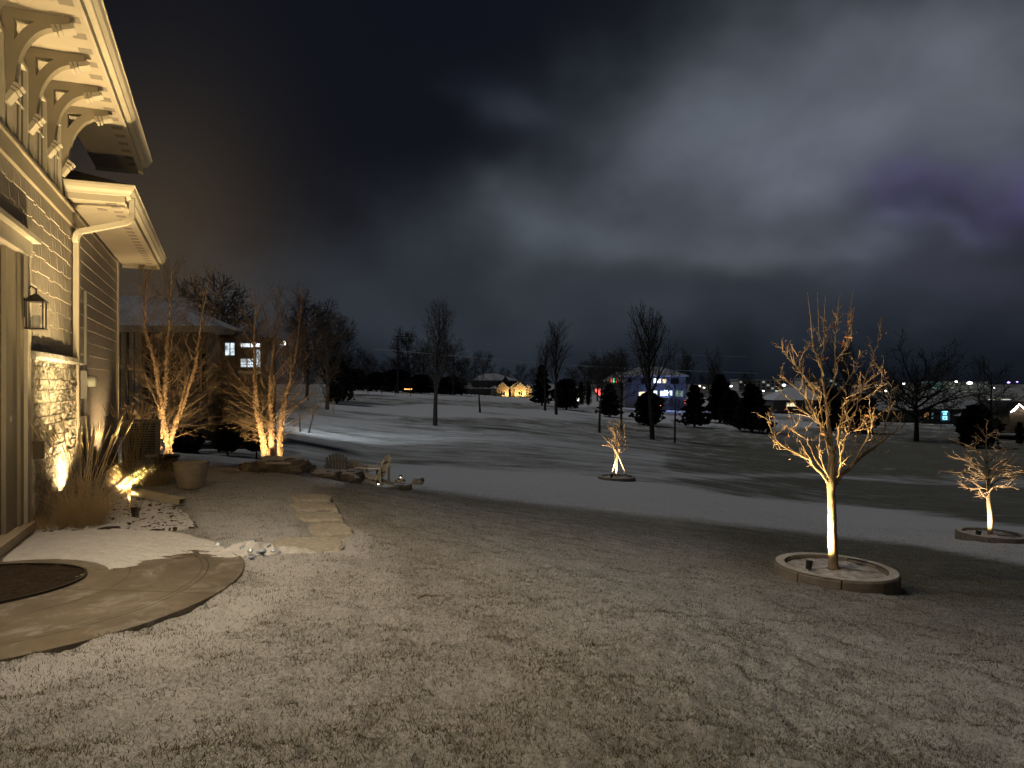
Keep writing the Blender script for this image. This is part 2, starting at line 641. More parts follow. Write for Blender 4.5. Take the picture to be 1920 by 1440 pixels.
def relief_np(X, Y, r):
    """small lumps of snow lying on the turf"""
    f = (fbm(X * 5.5, Y * 5.5, 3, 4) - 0.5) * 0.075 + (fbm(X * 1.1, Y * 1.1, 8, 3) - 0.5) * 0.07
    f = f * np.clip((30 - r) / 22, 0, 1)
    f = f + (fbm(X * 17, Y * 17, 13, 3) - .5) * .034 * np.clip((13 - r) / 8, 0, 1)
    return f


def flat_mask(X, Y):
    m = np.ones(X.shape)
    near = (np.hypot(X, Y) < 14)
    for k_, poly in enumerate([SLAB, BED] + STONES):
        d = np.full(X.shape, 9.0)
        d[near] = dist_poly(X[near], Y[near], poly)
        lo_ = 0.0 if k_ < 2 else .72
        off_ = .10 if k_ < 2 else 0
        m = np.minimum(m, np.maximum(lo_, np.clip((d + off_) / 0.12, 0, 1)))
    return m


def build_ground():
    rs = [0.0]
    r = 0.7
    while r < 5000:
        rs.append(r)
        r *= 1.0085 if r < 60 else 1.025
    rs = np.array(rs)
    fov = math.radians(44)
    a = np.concatenate([np.linspace(-math.pi, -fov, 90)[:-1], np.linspace(-fov, fov, 620), np.linspace(fov, math.pi, 90)[1:-1]])
    A, R = np.meshgrid(a, rs)
    X = R * np.sin(A)
    Y = R * np.cos(A)
    Z = ground_np(X, Y)
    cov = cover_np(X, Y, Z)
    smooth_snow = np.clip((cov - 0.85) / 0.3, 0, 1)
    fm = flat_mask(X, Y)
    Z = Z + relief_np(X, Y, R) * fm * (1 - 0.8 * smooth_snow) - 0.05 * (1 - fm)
    # a low berm where the shovelled snow was thrown
    na = len(a)
    nr = len(rs)
    co = np.stack([X, Y, Z], -1).reshape(-1, 3)
    i = np.arange(nr - 1)[:, None]
    j = np.arange(na)[None, :]
    j2 = (j + 1) % na
    q = np.stack([i * na + j + 0 * j2, i * na + j2, (i + 1) * na + j2, (i + 1) * na + j + 0 * j2], -1).reshape(-1, 4)
    me = bpy.data.meshes.new('lawn')
    me.vertices.add(len(co))
    me.vertices.foreach_set('co', co.astype(np.float32).ravel())
    me.loops.add(len(q) * 4)
    me.loops.foreach_set('vertex_index', q.astype(np.int32).ravel())
    me.polygons.add(len(q))
    me.polygons.foreach_set('loop_start', np.arange(len(q), dtype=np.int32) * 4)
    me.polygons.foreach_set('use_smooth', np.ones(len(q), bool))
    me.update()
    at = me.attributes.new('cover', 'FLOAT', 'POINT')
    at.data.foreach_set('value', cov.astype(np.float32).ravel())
    m = bpy.data.materials.new('snowy_lawn')
    m.use_nodes = True
    t = NT(m.node_tree)
    b = t.n['Principled BSDF']
    tcn = t.n.new('ShaderNodeTexCoord')
    v = tcn.outputs['Object']
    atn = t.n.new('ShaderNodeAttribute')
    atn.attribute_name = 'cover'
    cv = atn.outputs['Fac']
    n1 = t.noise(v, 0.55, 4, 0.6, 0.4)
    n2 = t.noise(v, 4.0, 4, 0.65)
    n3 = t.noise(v, 38.0, 5, 0.75)
    n4 = t.noise(t.mapping(v, scale=(1, 1, 1), rot=(0, 0, .4)), 130.0, 3, 0.8)
    s1 = t.math('MULTIPLY', t.math('SUBTRACT', n1, 0.5), 0.45)
    s2 = t.math('MULTIPLY', t.math('SUBTRACT', n2, 0.5), 0.6)
    s3 = t.math('MULTIPLY', t.math('SUBTRACT', n3, 0.5), 2.6)
    s4 = t.math('MULTIPLY', t.math('SUBTRACT', n4, 0.5), 2.4)
    sm = t.math('ADD', t.math('ADD', s1, s2), t.math('ADD', s3, s4))
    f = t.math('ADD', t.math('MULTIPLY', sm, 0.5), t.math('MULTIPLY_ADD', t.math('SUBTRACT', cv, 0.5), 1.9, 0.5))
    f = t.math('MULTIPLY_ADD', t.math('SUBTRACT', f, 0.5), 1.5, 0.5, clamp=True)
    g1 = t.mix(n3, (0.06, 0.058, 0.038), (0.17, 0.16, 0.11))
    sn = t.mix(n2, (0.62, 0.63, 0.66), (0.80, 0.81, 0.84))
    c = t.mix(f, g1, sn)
    t.l.new(c, b.inputs['Base Color'])
    b.inputs['Roughness'].default_value = 0.85
    b.inputs['Specular IOR Level'].default_value = 0.2
    hh = t.math('ADD', t.math('MULTIPLY', n3, 1.0), t.math('MULTIPLY', n4, 0.5))
    nb = t.bump(hh, 1.0, 0.035)
    t.l.new(nb, b.inputs['Normal'])
    me.materials.append(m)
    o = bpy.data.objects.new('lawn', me)
    scene.collection.objects.link(o)
    tag(o, kind='structure')


build_ground()


def build_grass():
    rng = np.random.default_rng(11)
    n = 800000
    # the nearer, the more blades: what lies within about 20 m
    r = 1.6 * np.exp(rng.random(n) * math.log(22 / 1.6))
    a = (rng.random(n) * 2 - 1) * math.radians(42)
    X = r * np.sin(a)
    Y = r * np.cos(a)
    Z0 = ground_np(X, Y)
    cov = cover_np(X, Y, Z0)
    fm = flat_mask(X, Y)
    cl = fbm(X * 3.2, Y * 3.2, 21, 4)
    keep = (fm > 0.74) & (rng.random(n) < np.clip((1.35 - cov) * np.clip((cl - 0.12) * 1.9, 0.22, 1), 0, 1))
    wallX = -2.12 - 0.4095 * Y
    keep &= X > wallX + 0.15
    X, Y, Z0, r, cov, fm = [q[keep] for q in (X, Y, Z0, r, cov, fm)]
    n = len(X)
    smooth_snow = np.clip((cov - 0.85) / 0.3, 0, 1)
    Z = Z0 + relief_np(X, Y, r) * fm * (1 - 0.8 * smooth_snow) - 0.006
    h = 0.008 + 0.022 * rng.random(n) ** 1.5
    w = (0.0008 + 0.0010 * rng.random(n)) * (1 + r * 0.045)
    az = rng.random(n) * 2 * math.pi
    lean = 0.3 + 1.5 * rng.random(n)
    dx = np.cos(az) * h * lean
    dy = np.sin(az) * h * lean
    p2 = rng.random(n) * math.pi
    wx = np.cos(p2) * w
    wy = np.sin(p2) * w
    b0 = np.stack([X - wx, Y - wy, Z], -1)
    b1 = np.stack([X + wx, Y + wy, Z], -1)
    m0 = np.stack([X + dx * .45 - wx * .7, Y + dy * .45 - wy * .7, Z + h * .75], -1)
    m1 = np.stack([X + dx * .45 + wx * .7, Y + dy * .45 + wy * .7, Z + h * .75], -1)
    tp = np.stack([X + dx, Y + dy, Z + h], -1)
    co = np.stack([b0, b1, m1, m0, tp], 1).reshape(-1, 3)
    base = np.arange(n)[:, None] * 5
    q = (base + np.array([[0, 1, 2, 3]]))
    tr = (base + np.array([[3, 2, 4]]))
    me = bpy.data.meshes.new('grass_blades')
    me.vertices.add(len(co))
    me.vertices.foreach_set('co', co.astype(np.float32).ravel())
    li = np.concatenate([q, tr], 1).astype(np.int32).ravel()
    me.loops.add(len(li))
    me.loops.foreach_set('vertex_index', li)
    st = np.stack([np.arange(n) * 7, np.arange(n) * 7 + 4], 1).astype(np.int32).ravel()
    me.polygons.add(2 * n)
    me.polygons.foreach_set('loop_start', st)
    me.update()
    me.materials.append(mat('winter_grass', (0.17, 0.145, 0.085), 0.95, 0.35, 9, col2=(0.05, 0.045, 0.025), spec=.05))
    o = bpy.data.objects.new('grass_blades', me)
    scene.collection.objects.link(o)
    tag(o, 'short brown winter grass poking through the thin snow', 'grass', kind='stuff')


build_grass()


def slab_prism(poly, z0, z1):
    m = MB()
    m.prism(poly, z0, z1)
    return m


def landing_material():
    m = bpy.data.materials.new('brushed_concrete')
    m.use_nodes = True
    t = NT(m.node_tree)
    b = t.n['Principled BSDF']
    tcn = t.n.new('ShaderNodeTexCoord')
    v = tcn.outputs['Object']
    sp_ = t.n.new('ShaderNodeSeparateXYZ')
    t.l.new(v, sp_.inputs[0])
    x = t.math('SUBTRACT', sp_.outputs[0], C0[0])
    y = t.math('SUBTRACT', sp_.outputs[1], C0[1])
    rr = t.math('SQRT', t.math('ADD', t.math('MULTIPLY', x, x), t.math('MULTIPLY', y, y)))
    an = t.math('ARCTAN2', y, x)

    def ring(R, w):
        return t.math('LESS_THAN', t.math('ABSOLUTE', t.math('SUBTRACT', rr, R)), w)
    g = t.math('MAXIMUM', ring(1.63, 0.006), ring(1.58, 0.004))
    g = t.math('MAXIMUM', g, ring(1.02, 0.005))
    for A in (-1.28, -.10):
        ln = t.math('ABSOLUTE', t.math('MULTIPLY', t.math('SUBTRACT', an, A), rr))
        g = t.math('MAXIMUM', g, t.math('LESS_THAN', ln, 0.006))
    big = t.noise(v, 1.6, 5, 0.6)
    fi = t.noise(v, 60, 4, 0.7)
    base = t.mix(t.math('MULTIPLY_ADD', big, 2.6, -.8, clamp=True), (0.105, 0.09, 0.072), (0.20, 0.175, 0.145))
    base = t.mix(t.math('MULTIPLY', fi, 0.5), base, (0.12, 0.09, 0.06))
    frost = t.noise(t.mapping(v, scale=(1, 1, 1)), 3.4, 6, 0.7, 0.8)
    frost = t.math('MULTIPLY_ADD', frost, 5.0, -2.5, clamp=True)
    base = t.mix(t.math('MULTIPLY', frost, 0.42), base, (0.5, 0.5, 0.5))
    base = t.mix(g, base, (0.05, 0.04, 0.03))
    t.l.new(base, b.inputs['Base Color'])
    wet = t.noise(t.mapping(v, loc=(3, 1, 0)), 1.1, 4, 0.6)
    t.l.new(t.math('MULTIPLY_ADD', wet, 1.5, -0.28, clamp=True), b.inputs['Roughness'])
    t.l.new(t.bump(t.math('SUBTRACT', fi, t.math('MULTIPLY', g, 4.0)), 0.35, 0.004), b.inputs['Normal'])
    return m


o = struct('concrete_landing', slab_prism(SLAB, -0.12, 0.012), landing_material())


def heightfield(name, poly_fn, x0, x1, y0, y1, step, zfn, material, kind='stuff', label=None, cat=None):
    xs = np.arange(x0, x1, step)
    ys = np.arange(y0, y1, step)
    X, Y = np.meshgrid(xs, ys)
    Zv, keep = zfn(X, Y)
    nx = len(xs)
    idx = np.arange(len(xs) * len(ys)).reshape(len(ys), len(xs))
    q = np.stack([idx[:-1, :-1], idx[:-1, 1:], idx[1:, 1:], idx[1:, :-1]], -1)
    kk = keep[:-1, :-1] | keep[:-1, 1:] | keep[1:, 1:] | keep[1:, :-1]
    q = q[kk]
    used = np.unique(q)
    rem = np.full(len(xs) * len(ys), -1)
    rem[used] = np.arange(len(used))
    co = np.stack([X, Y, Zv], -1).reshape(-1, 3)[used]
    me = bpy.data.meshes.new(name)
    me.from_pydata([tuple(c) for c in co.tolist()], [], [tuple(c) for c in rem[q].tolist()])
    me.polygons.foreach_set('use_smooth', [True] * len(me.polygons))
    me.materials.append(material)
    o = bpy.data.objects.new(name, me)
    scene.collection.objects.link(o)
    tag(o, label, cat, kind=kind)
    return o


def snow_on_landing(X, Y):
    d = dist_poly(X, Y, SLAB)
    rr = np.hypot(X - C0[0], Y - C0[1])
    Ys = np.maximum(Y, .1)
    px = 960 + F * X / Ys
    py = 720 + F * EYE / Ys
    # unshovelled part next to the house, edge roughly from the bed to the far tip of the landing
    e = np.interp(px, [-200, 0, 120, 200, 300, 370, 430, 480], [1085, 1062, 1062, 1066, 1045, 1032, 1044, 1046])
    up = np.clip((e - py) / 14, -1, 1)
    n = fbm(X * 6, Y * 16, 4, 5) - 0.5
    z1 = up * 0.022 + n * 0.035 + 0.006 + (fbm(X * 28, Y * 40, 7, 4) - .5) * .018 * np.clip((px + 0) / 250, 0, 1)
    # the patchy leftovers at the near left
    w = np.exp(-(((px - 60) / 190) ** 2 + ((py - 1150) / 38) ** 2))
    n2 = fbm(X * 20, Y * 20, 14, 5) - 0.5
    z2 = -0.055 + w * 0.033 + n2 * 0.035 + (fbm(X * 60, Y * 60, 19, 3) - .5) * .05
    w3 = np.exp(-(((px - 160) / 60) ** 2 + ((py - 1173) / 9) ** 2))
    z3 = -0.05 + w3 * 0.044 + n2 * 0.03 + (fbm(X * 60, Y * 60, 23, 3) - .5) * .04
    z = np.maximum(np.maximum(z1, z2), z3) + 0.012
    z = np.where(d > -0.02, -0.03, z)
    z = np.where((rr < 0.86), -0.03, z)
    z = np.where((X + 2.12 + .4095 * Y) < 0.16, -.03, z)
    return z, (z > -0.02)


heightfield('snow_drift', None, -6.2, -2.0, 3.9, 8.3, 0.014, snow_on_landing, M_snow, label='thin uneven snow left lying on the concrete landing', cat='snow')

# planting bed inside the landing, planting bed along the wall
bed_in = []
for i in range(48):
    a = 2 * math.pi * i / 48
    r_ = 0.66 + 0.03 * math.sin(3 * a)
    x, y = C0[0] + r_ * math.cos(a), C0[1] + r_ * math.sin(a)
    x = max(x, -2.12 - .4095 * y + .02)
    bed_in.append((x, y))


def mulch_in(X, Y):
    d = dist_poly(X, Y, bed_in)
    z = 0.016 + (fbm(X * 14, Y * 14, 31, 4) - 0.5) * 0.05 + np.clip(-d * 0.15, -1, .05)
    return np.where(d > 0, -.02, z), d < 0.01


heightfield('planting_bed', None, -5.2, -3.4, 4.8, 6.4, 0.014, mulch_in, M_mulch, kind='structure')
ml = MB()
rg = random.Random(4)
ring_o = []
for i in range(0, 60):
    a0 = 2 * math.pi * i / 60
    a1 = 2 * math.pi * (i + 1) / 60
    f = lambda a, r: (C0[0] + (r + 0.03 * math.sin(3 * a)) * math.cos(a), C0[1] + (r + 0.03 * math.sin(3 * a)) * math.sin(a))
    p = [f(a0, .66), f(a1, .66), f(a1, .675), f(a0, .675)]
    if any(x < -2.12 - .4095 * y + .05 for x, y in p):
        continue
    ml.hexa([(x, y, 0.0) for x, y in p] + [(x, y, 0.034) for x, y in p])
solid('bed_edging', ml, M_black, 'low dark metal edging curving round the dark planting bed in the landing', 'edging', (C0[0], C0[1], 0))


def bed_z(X, Y):
    d = dist_poly(X, Y, BED)
    z = 0.008 + (fbm(X * 7, Y * 7, 41, 4) - 0.5) * 0.07
    return np.where(d > 0, -.05, z), d < 0.01


heightfield('mulch_bed', None, -8.6, -2.8, 7.0, 11.8, 0.018, bed_z, mat('bed_mulch', (0.10, 0.07, 0.045), 0.95, 0.4, 40, 1.0, 60, 0.02), kind='structure')


def bed_snow(X, Y):
    d = dist_poly(X, Y, BED)
    z = 0.008 + (fbm(X * 7, Y * 7, 41, 4) - 0.5) * 0.07 + (fbm(X * 34, Y * 34, 47, 4) - 0.47) * 0.08 + (fbm(X * 60, Y * 60, 49, 3) - .5) * .02
    return np.where(d > 0.0, -.05, z), d < 0.01


heightfield('bed_snow', None, -8.6, -2.8, 7.0, 11.8, 0.018, bed_snow, M_snow, label='patchy snow lying between the bark chips of the wall bed', cat='snow')

# stepping stones
lab = ['smallest stepping stone, farthest along the snowy row', 'second farthest stepping stone in the row across the lawn', 'middle stepping stone of the row under smooth snow',
       'fourth stepping stone, wide and next to the nearest one', 'nearest and widest stepping stone beside the shovelled snow']
for i, q in enumerate(STONES):
    rg = random.Random(i)
    cx = sum(p[0] for p in q) / 4
    cy = sum(p[1] for p in q) / 4
    pts = []
    for k in range(4):
        a = Vector(q[k])
        b = Vector(q[(k + 1) % 4])
        for j in range(6):
            t = j / 6
            p = a.lerp(b, t)
            c = Vector((cx, cy))
            rnd = 1 - 0.14 * abs(t - 0.5) * 2 ** 1.2 + rg.uniform(-.07, .05)
            p = c + (p - c) * rnd
            pts.append(p)
    m = MB()
    n = len(pts)
    zt = 0.005
    lays = [(1.06, -0.06), (1.02, zt - .016), (0.93, zt), (0.5, zt + .004)]
    o_ = 0
    for (sc, z) in lays:
        for p in pts:
            m.v.append((cx + (p.x - cx) * sc, cy + (p.y - cy) * sc, z))
    for l in range(3):
        for k in range(n):
            a = l * n + k
            b = l * n + (k + 1) % n
            m.f.append((a, b, b + n, a + n))
    m.f.append(tuple(range(3 * n, 4 * n)))
    solid('stepping_stone', m, mat('frosted_stone', (.52, .50, .46), .9, .3, 16, .9, 50, .01, col2=(.30, .27, .22)), lab[i], 'stepping stone', (cx, cy, 0), 'stepping stones across the lawn')

# ------------------------------------------------------------------ our house
Mrot = Matrix((U, N, Vector((0, 0, 1)))).transposed()   # columns = axes


def hb(m, s0, s1, d0, d1, z0, z1):
    p = []
    for z in (z0, z1):
        for (s, d) in ((s0, d0), (s0, d1), (s1, d1), (s1, d0)):
            p.append(H(s, d, z))
    m.hexa(p)


def house_wall():
    root = thing('house', 'tan shingled two storey house with stone base and scrolled eave brackets at left', 'house', tuple(W0))
    S1 = 3.62
    SE = 8.29
    SU = 2.92
    # structural wall
    m = MB()
    hb(m, -9, -1.2, -.3, 0, 0, 4.0)
    hb(m, -1.2, .80, -.3, 0, 2.97, 4.0)
    hb(m, .80, S1, -.3, 0, 0, 4.0)
    hb(m, -9, SU, -.31, .004, 4.0, 5.24)
    hb(m, SU - .2, SU + .002, -6, -.31, 4.0, 5.24)
    hb(m, -9, -8.8, -9, -.3, 0, 5.24)
    part('wall', m, M_shingle, root)
    m = MB()
    hb(m, S1, SE, -.3, -0.003, 0.0, 4.12)
    hb(m, SE - .2, SE, -8, -.3, 0.0, 4.12)
    part('side_wall', m, M_lap, root)
    m = MB()
    hb(m, S1 + .1, SE + .01, -.2, .012, -0.1, 0.25)
    part('foundation', m, M_concrete, root)
    # shingles, real butts
    rg = random.Random(3)
    m = MB()
    z = 1.93
    row = 0
    while z < 3.80:
        s = 0.80 + rg.uniform(-.1, 0) if z < 3.05 else -3.0
        zt = min(z + .22, 3.83)
        while s < S1:
            w = rg.uniform(.10, .25)
            s2 = min(s + w - .004, S1)
            if s2 - s < .02:
                break
            zb = z + (0.022 if rg.random() < .5 else 0.0) + rg.uniform(-.004, .004)
            th = rg.uniform(.016, .024)
            a = max(s, .80) if z < 3.05 else s
            if s2 > a + .01:
                p = [H(a, .001, zb), H(a, th, zb), H(s2, th, zb), H(s2, .001, zb),
                     H(a, .001, zt), H(a, .005, zt), H(s2, .005, zt), H(s2, .001, zt)]
                m.hexa(p)
            s += w
        z += .188
        row += 1
    part('shingle', m, M_shingle, root).name = 'shingle_cladding'
    # lap siding
    m = MB()
    z = .25
    while z < 4.10:
        zt = min(z + .2, 4.12)
        p = [H(S1, .0, z), H(S1, .018, z), H(SE - .05, .018, z), H(SE - .05, .0, z),
             H(S1, .0, zt), H(S1, .003, zt), H(SE - .05, .003, zt), H(SE - .05, .0, zt)]
        m.hexa(p)
        z += .2
    part('lap_siding', m, M_lap, root)
    m = MB()
    hb(m, SE - .09, SE + .02, -.02, .03, .26, 4.12)
    part('corner_board', m, M_trim, root)
    m = MB()
    hb(m, S1 - .04, S1 + .04, 0, .035, 1.97, 3.83)
    part('corner_board', m, M_trim, root)
    # belt and window sill
    m = MB()
    hb(m, -9, S1 + .03, .004, .045, 3.82, 4.0)
    hb(m, -9, S1 + .03, .004, .075, 4.0, 4.035)
    part('belt_board', m, M_trim_dark, root)
    # upper windows
    bs = [-2.55, -1.66, -.77, .10, .98, 1.87, 2.70]
    for i in range(len(bs) - 1):
        a, b = bs[i] + .13, bs[i + 1] - .13
        fr = MB()
        zt0, zt1 = 4.04, 4.98
        hb(fr, a, a + .055, .0, .05, zt0, zt1)
        hb(fr, b - .055, b, .0, .05, zt0, zt1)
        hb(fr, a + .055, b - .055, .0, .05, zt1 - .055, zt1)
        hb(fr, a + .055, b - .055, .0, .05, zt0, zt0 + .05)
        w = part('window', fr, M_trim, root)
        g = MB()
        hb(g, a + .055, b - .055, .004, .014, zt0 + .05, zt1 - .055)
        part('pane', g, M_glass, w)
        k = MB()
        for t in (1 / 3, 2 / 3):
            s_ = a + .055 + (b - a - .11) * t
            hb(k, s_ - .009, s_ + .009, .014, .03, zt0 + .05, zt1 - .055)
        for t in (.5,):
            z_ = zt0 + (zt1 - zt0) * t
            hb(k, a + .055, b - .055, .0142, .0292, z_ - .009, z_ + .009)
        part('muntin', k, M_trim, w)
    # brackets
    ZS = 5.25
    for s in bs[1:]:
        m = MB()
        t = .055
        hb(m, s - t, s + t, .005, .10, 4.42, ZS - .003)
        hb(m, s - t + .002, s + t - .002, .10, .56, ZS - .10, ZS - .004)
        prev = None
        nA = 14
        for k in range(nA + 1):
            a = math.radians(92 + 88 * k / nA)
            o_ = (.47 + .36 * math.cos(a), 4.52 + .60 * math.sin(a))
            i_ = (.47 + .46 * math.cos(a), 4.52 + .70 * math.sin(a))
            i_ = (max(i_[0], .03), min(i_[1], ZS - .01))
            if prev:
                po, pi_ = prev
                pts = [H(s - t + .001, *po), H(s + t - .001, *po), H(s + t - .001, *o_), H(s - t + .001, *o_),
                       H(s - t + .001, *pi_), H(s + t - .001, *pi_), H(s + t - .001, *i_), H(s - t + .001, *i_)]
                m.hexa(pts)
            prev = (o_, i_)
        br = part('bracket', m, M_trim_dark, root)
        tt = .075
        # scroll at the top end and at the foot, each with two beads
        for (c, ang_, ln) in (((.50, 5.125), 18, .11), ((.095, 4.44), 236, .12)):
            sc = MB()
            dx, dz = math.cos(math.radians(ang_)), math.sin(math.radians(ang_))
            nx, nz = -dz, dx
            for (o0, o1, th) in ((-.085, -.055, .038), (-.04, -.012, .034), (.0, ln, .024)):
                q = []
                for oo, sg in ((o0, -1), (o1, -1), (o1, 1), (o0, 1)):
                    q.append((c[0] + dx * oo + nx * th * sg, c[1] + dz * oo + nz * th * sg))
                q = [(max(x, .008), min(z, ZS - .008)) for x, z in q]
                pts = [H(s - tt, *p) for p in q] + [H(s + tt, *p) for p in q]
                sc.hexa(pts)
            part('scroll', sc, M_trim, br)

    # upper eave
    def eave(name, s0, s1, zs, front, end, vents, vd, vw):
        a = MB()
        hb(a, s0, s1, 0.006, .72, zs, zs + .02)
        so = part('soffit', a, M_soffit, root)
        for s in vents:
            v = MB()
            hb(v, s - vw / 2, s + vw / 2, vd - vw / 2, vd + vw / 2, zs - .003, zs + .004)
            part('soffit_vent', v, M_vent, so)
        f = MB()
        hb(f, s0, s1, .70, .725, zs - .025, zs + .20)
        if front:
            hb(f, s0 - .025, s0, 0.01, .725, zs - .025, zs + .20)
        if end:
            hb(f, s1, s1 + .025, 0.01, .725, zs - .06, zs + .20)
        part('fascia', f, M_trim, root)
        # K-style gutter: profile swept along the fascia
        prof = [(.727, zs + .06), (.79, zs + .06), (.80, zs + .085), (.835, zs + .125), (.85, zs + .17), (.85, zs + .185), (.865, zs + .185), (.865, zs + .20), (.727, zs + .20)]
        g = MB()
        g0 = s0 - (.865 - .725) if front else s0
        n = len(prof)
        for s in (g0, s1 + .03):
            for (d, z) in prof:
                off = (.865 - d) if (front and s == g0) else 0
                g.v.append(tuple(H(s + off, d, z)))
        for k in range(n):
            b2 = (k + 1) % n
            g.f.append((k, b2, b2 + n, k + n))
        g.f.append(tuple(range(n))[::-1])
        g.f.append(tuple(range(n, 2 * n)))
        if front:
            base = len(g.v)
            for d in (0.01, None):
                for (dd, z) in prof:
                    q = s0 - (dd - .725)
                    g.v.append(tuple(H(q, d if d is not None else dd, z)))
            for k in range(n):
                b2 = (k + 1) % n
                g.f.append((base + k, base + b2, base + b2 + n, base + k + n))
        part('gutter', g, M_trim, root)

    eave('upper', -9, 5.5, ZS, False, True, [.10 + .36 * (i - 8) for i in range(0, 23)], .585, .13)
    eave('lower', 3.02, 9.0, 4.14, True, True, [3.45 + .30 * i for i in range(0, 18)], .56, .12)
    # small second row of vents in the hip return
    v = MB()
    hb(v, 3.20, 3.32, .46, .60, 4.134, 4.1365)
    part('soffit_vent', v, M_vent, root)
    v = MB()
    hb(v, 3.60, 3.72, .30, .42, 4.134, 4.1365)
    part('soffit_vent', v, M_vent, root)
    # roofs
    m = MB()
    m.add([H(-9.3, .80, ZS + .21), H(5.6, .80, ZS + .21), H(5.6, -5, ZS + 2.6), H(-9.3, -5, ZS + 2.6),
           H(-9.3, .80, ZS + .19), H(5.6, .80, ZS + .19), H(5.6, -5, ZS + 2.55), H(-9.3, -5, ZS + 2.55),
           H(5.6, -10, ZS + .2), H(-9.3, -10, ZS + .2)],
          [(0, 1, 2, 3), (4, 7, 6, 5), (0, 4, 5, 1), (2, 8, 9, 3), (1, 5, 6, 2)])
    part('roof', m, M_roof, root)
    m = MB()
    zt = 4.14 + .205
    e = .83
    m.add([H(2.93, e, zt), H(9.05, e, zt), H(9.05, -3.2, zt + 1.5), H(6.2, -3.2, zt + 1.5), H(2.93, 0.0, zt), H(2.93, e, zt - .015), H(9.05, e, zt - .015), H(9.05, -8, zt), H(6.2, -3.2, zt + 1.5), H(2.93, 0, zt - .015)],
          [(0, 1, 2, 3), (0, 3, 4), (0, 5, 6, 1), (4, 9, 5, 0), (2, 1, 7)])
    part('roof', m, M_roof, root)

    # stone base
    rg = random.Random(9)
    st = MB()
    z = 0.0
    while z < 1.86:
        h = min(rg.choice([.075, .10, .12, .15]), 1.87 - z)
        if h < .04:
            break
        s = .955
        while s < 3.64:
            w = rg.choice([.10, .16, .24, .34]) * rg.uniform(.85, 1.15)
            s2 = min(s + w, 3.66)
            if s2 - s < .05:
                s2 = 3.66
            bd = .085 + rg.uniform(-.008, .010)
            nu = max(4, int((s2 - s) / .017))
            nv = max(4, int(h / .014))
            base = len(st.v)
            for j in range(nv + 1):
                for i in range(nu + 1):
                    u_, v_ = i / nu, j / nv
                    if i in (1, nu - 1):
                        u_ = .006 / (s2 - s) if i == 1 else 1 - .006 / (s2 - s)
                    if j in (1, nv - 1):
                        v_ = .005 / h if j == 1 else 1 - .005 / h
                    e_ = min(u_, 1 - u_) * (s2 - s)
                    f_ = min(v_, 1 - v_) * h
                    rnd = min(1, min(e_, f_) / .004)
                    ss = s + (s2 - s) * u_
                    zz = z + h * v_
                    nn = fbm(np.array([ss * 11 + z * 3]), np.array([zz * 11]), 5, 3)[0] - .5
                    n2 = vnoise(np.array([ss * 45]), np.array([zz * 45]), 2)[0] - .5
                    d = .012 + (bd + nn * .040 + n2 * .016 - .012) * (0.78 + .22 * rnd)
                    if rnd < .01:
                        d = .062
                    st.v.append(tuple(H(ss + (.002 if i == 0 else -.002 if i == nu else 0), d, zz + (.002 if j == 0 else -.002 if j == nv else 0))))
            for j in range(nv):
                for i in range(nu):
                    a = base + j * (nu + 1) + i
                    st.f.append((a, a + nu + 1, a + nu + 2, a + 1))
            s = s2
            if s >= 3.655:
                break
        z += h
    hb(st, 3.655, 3.66, 0.0, .08, 0, 1.86)
    hb(st, .95, .955, 0.0, .08, 0, 1.86)
    part('stone_base', st, M_stone, root)
    cp = MB()
    s = .93
    while s < 3.66:
        s2 = min(s + rg.uniform(.45, .7), 3.70)
        n_ = 14
        base = len(cp.v)
        for i in range(n_ + 1):
            ss = s + (s2 - s) * i / n_
            d = .125 + (fbm(np.array([ss * 9]), np.array([1.0]), 3, 3)[0] - .5) * .05
            if i in (0, n_):
                d -= .01
            for (dd, zz) in ((0, 1.87), (d - .01, 1.87), (d, 1.90), (d - .008, 1.955), (0, 1.975)):
                cp.v.append(tuple(H(ss, dd, zz)))
        for i in range(n_):
            for k in range(4):
                a = base + i * 5 + k
                cp.f.append((a, a + 5, a + 6, a + 1))
        for i in (0, n_):
            cp.f.append(tuple(base + i * 5 + k for k in range(5)))
        s = s2 + .004
        if s > 3.64:
            break
    part('stone_cap', cp, M_cap, root)

    # door: casing, jamb, leaf, header
    m = MB()
    hb(m, .80, .95, .0, .055, .0, 2.97)
    hb(m, -1.25, .96, .0, .065, 2.97, 3.13)
    hb(m, -1.3, 1.0, .0, .14, 3.13, 3.18)
    part('door_casing', m, M_trim, root)
    m = MB()
    hb(m, .25, .80, -.12, -.01, .0, 2.965)
    hb(m, .66, .80, -.01, .02, .0, 2.965)
    part('door_frame', m, M_trim_dark, root)
    m = MB()
    hb(m, -1.2, .25, -.10, -.05, .11, 2.95)
    d_ = part('door', m, M_door, root)
    k = MB()
    hb(k, -1.0, .08, -.05, -.04, .35, 2.75)
    part('pane', k, M_glass, d_)
    k = MB()
    hb(k, .40, .44, -.01, .004, 1.22, 1.28)
    part('strike_plate', k, M_grey, root)
    m = MB()
    hb(m, -1.2, .95, -.18, .10, .02, .11)
    part('threshold', m, M_wood_pale, root)

    # downspout
    m = MB()

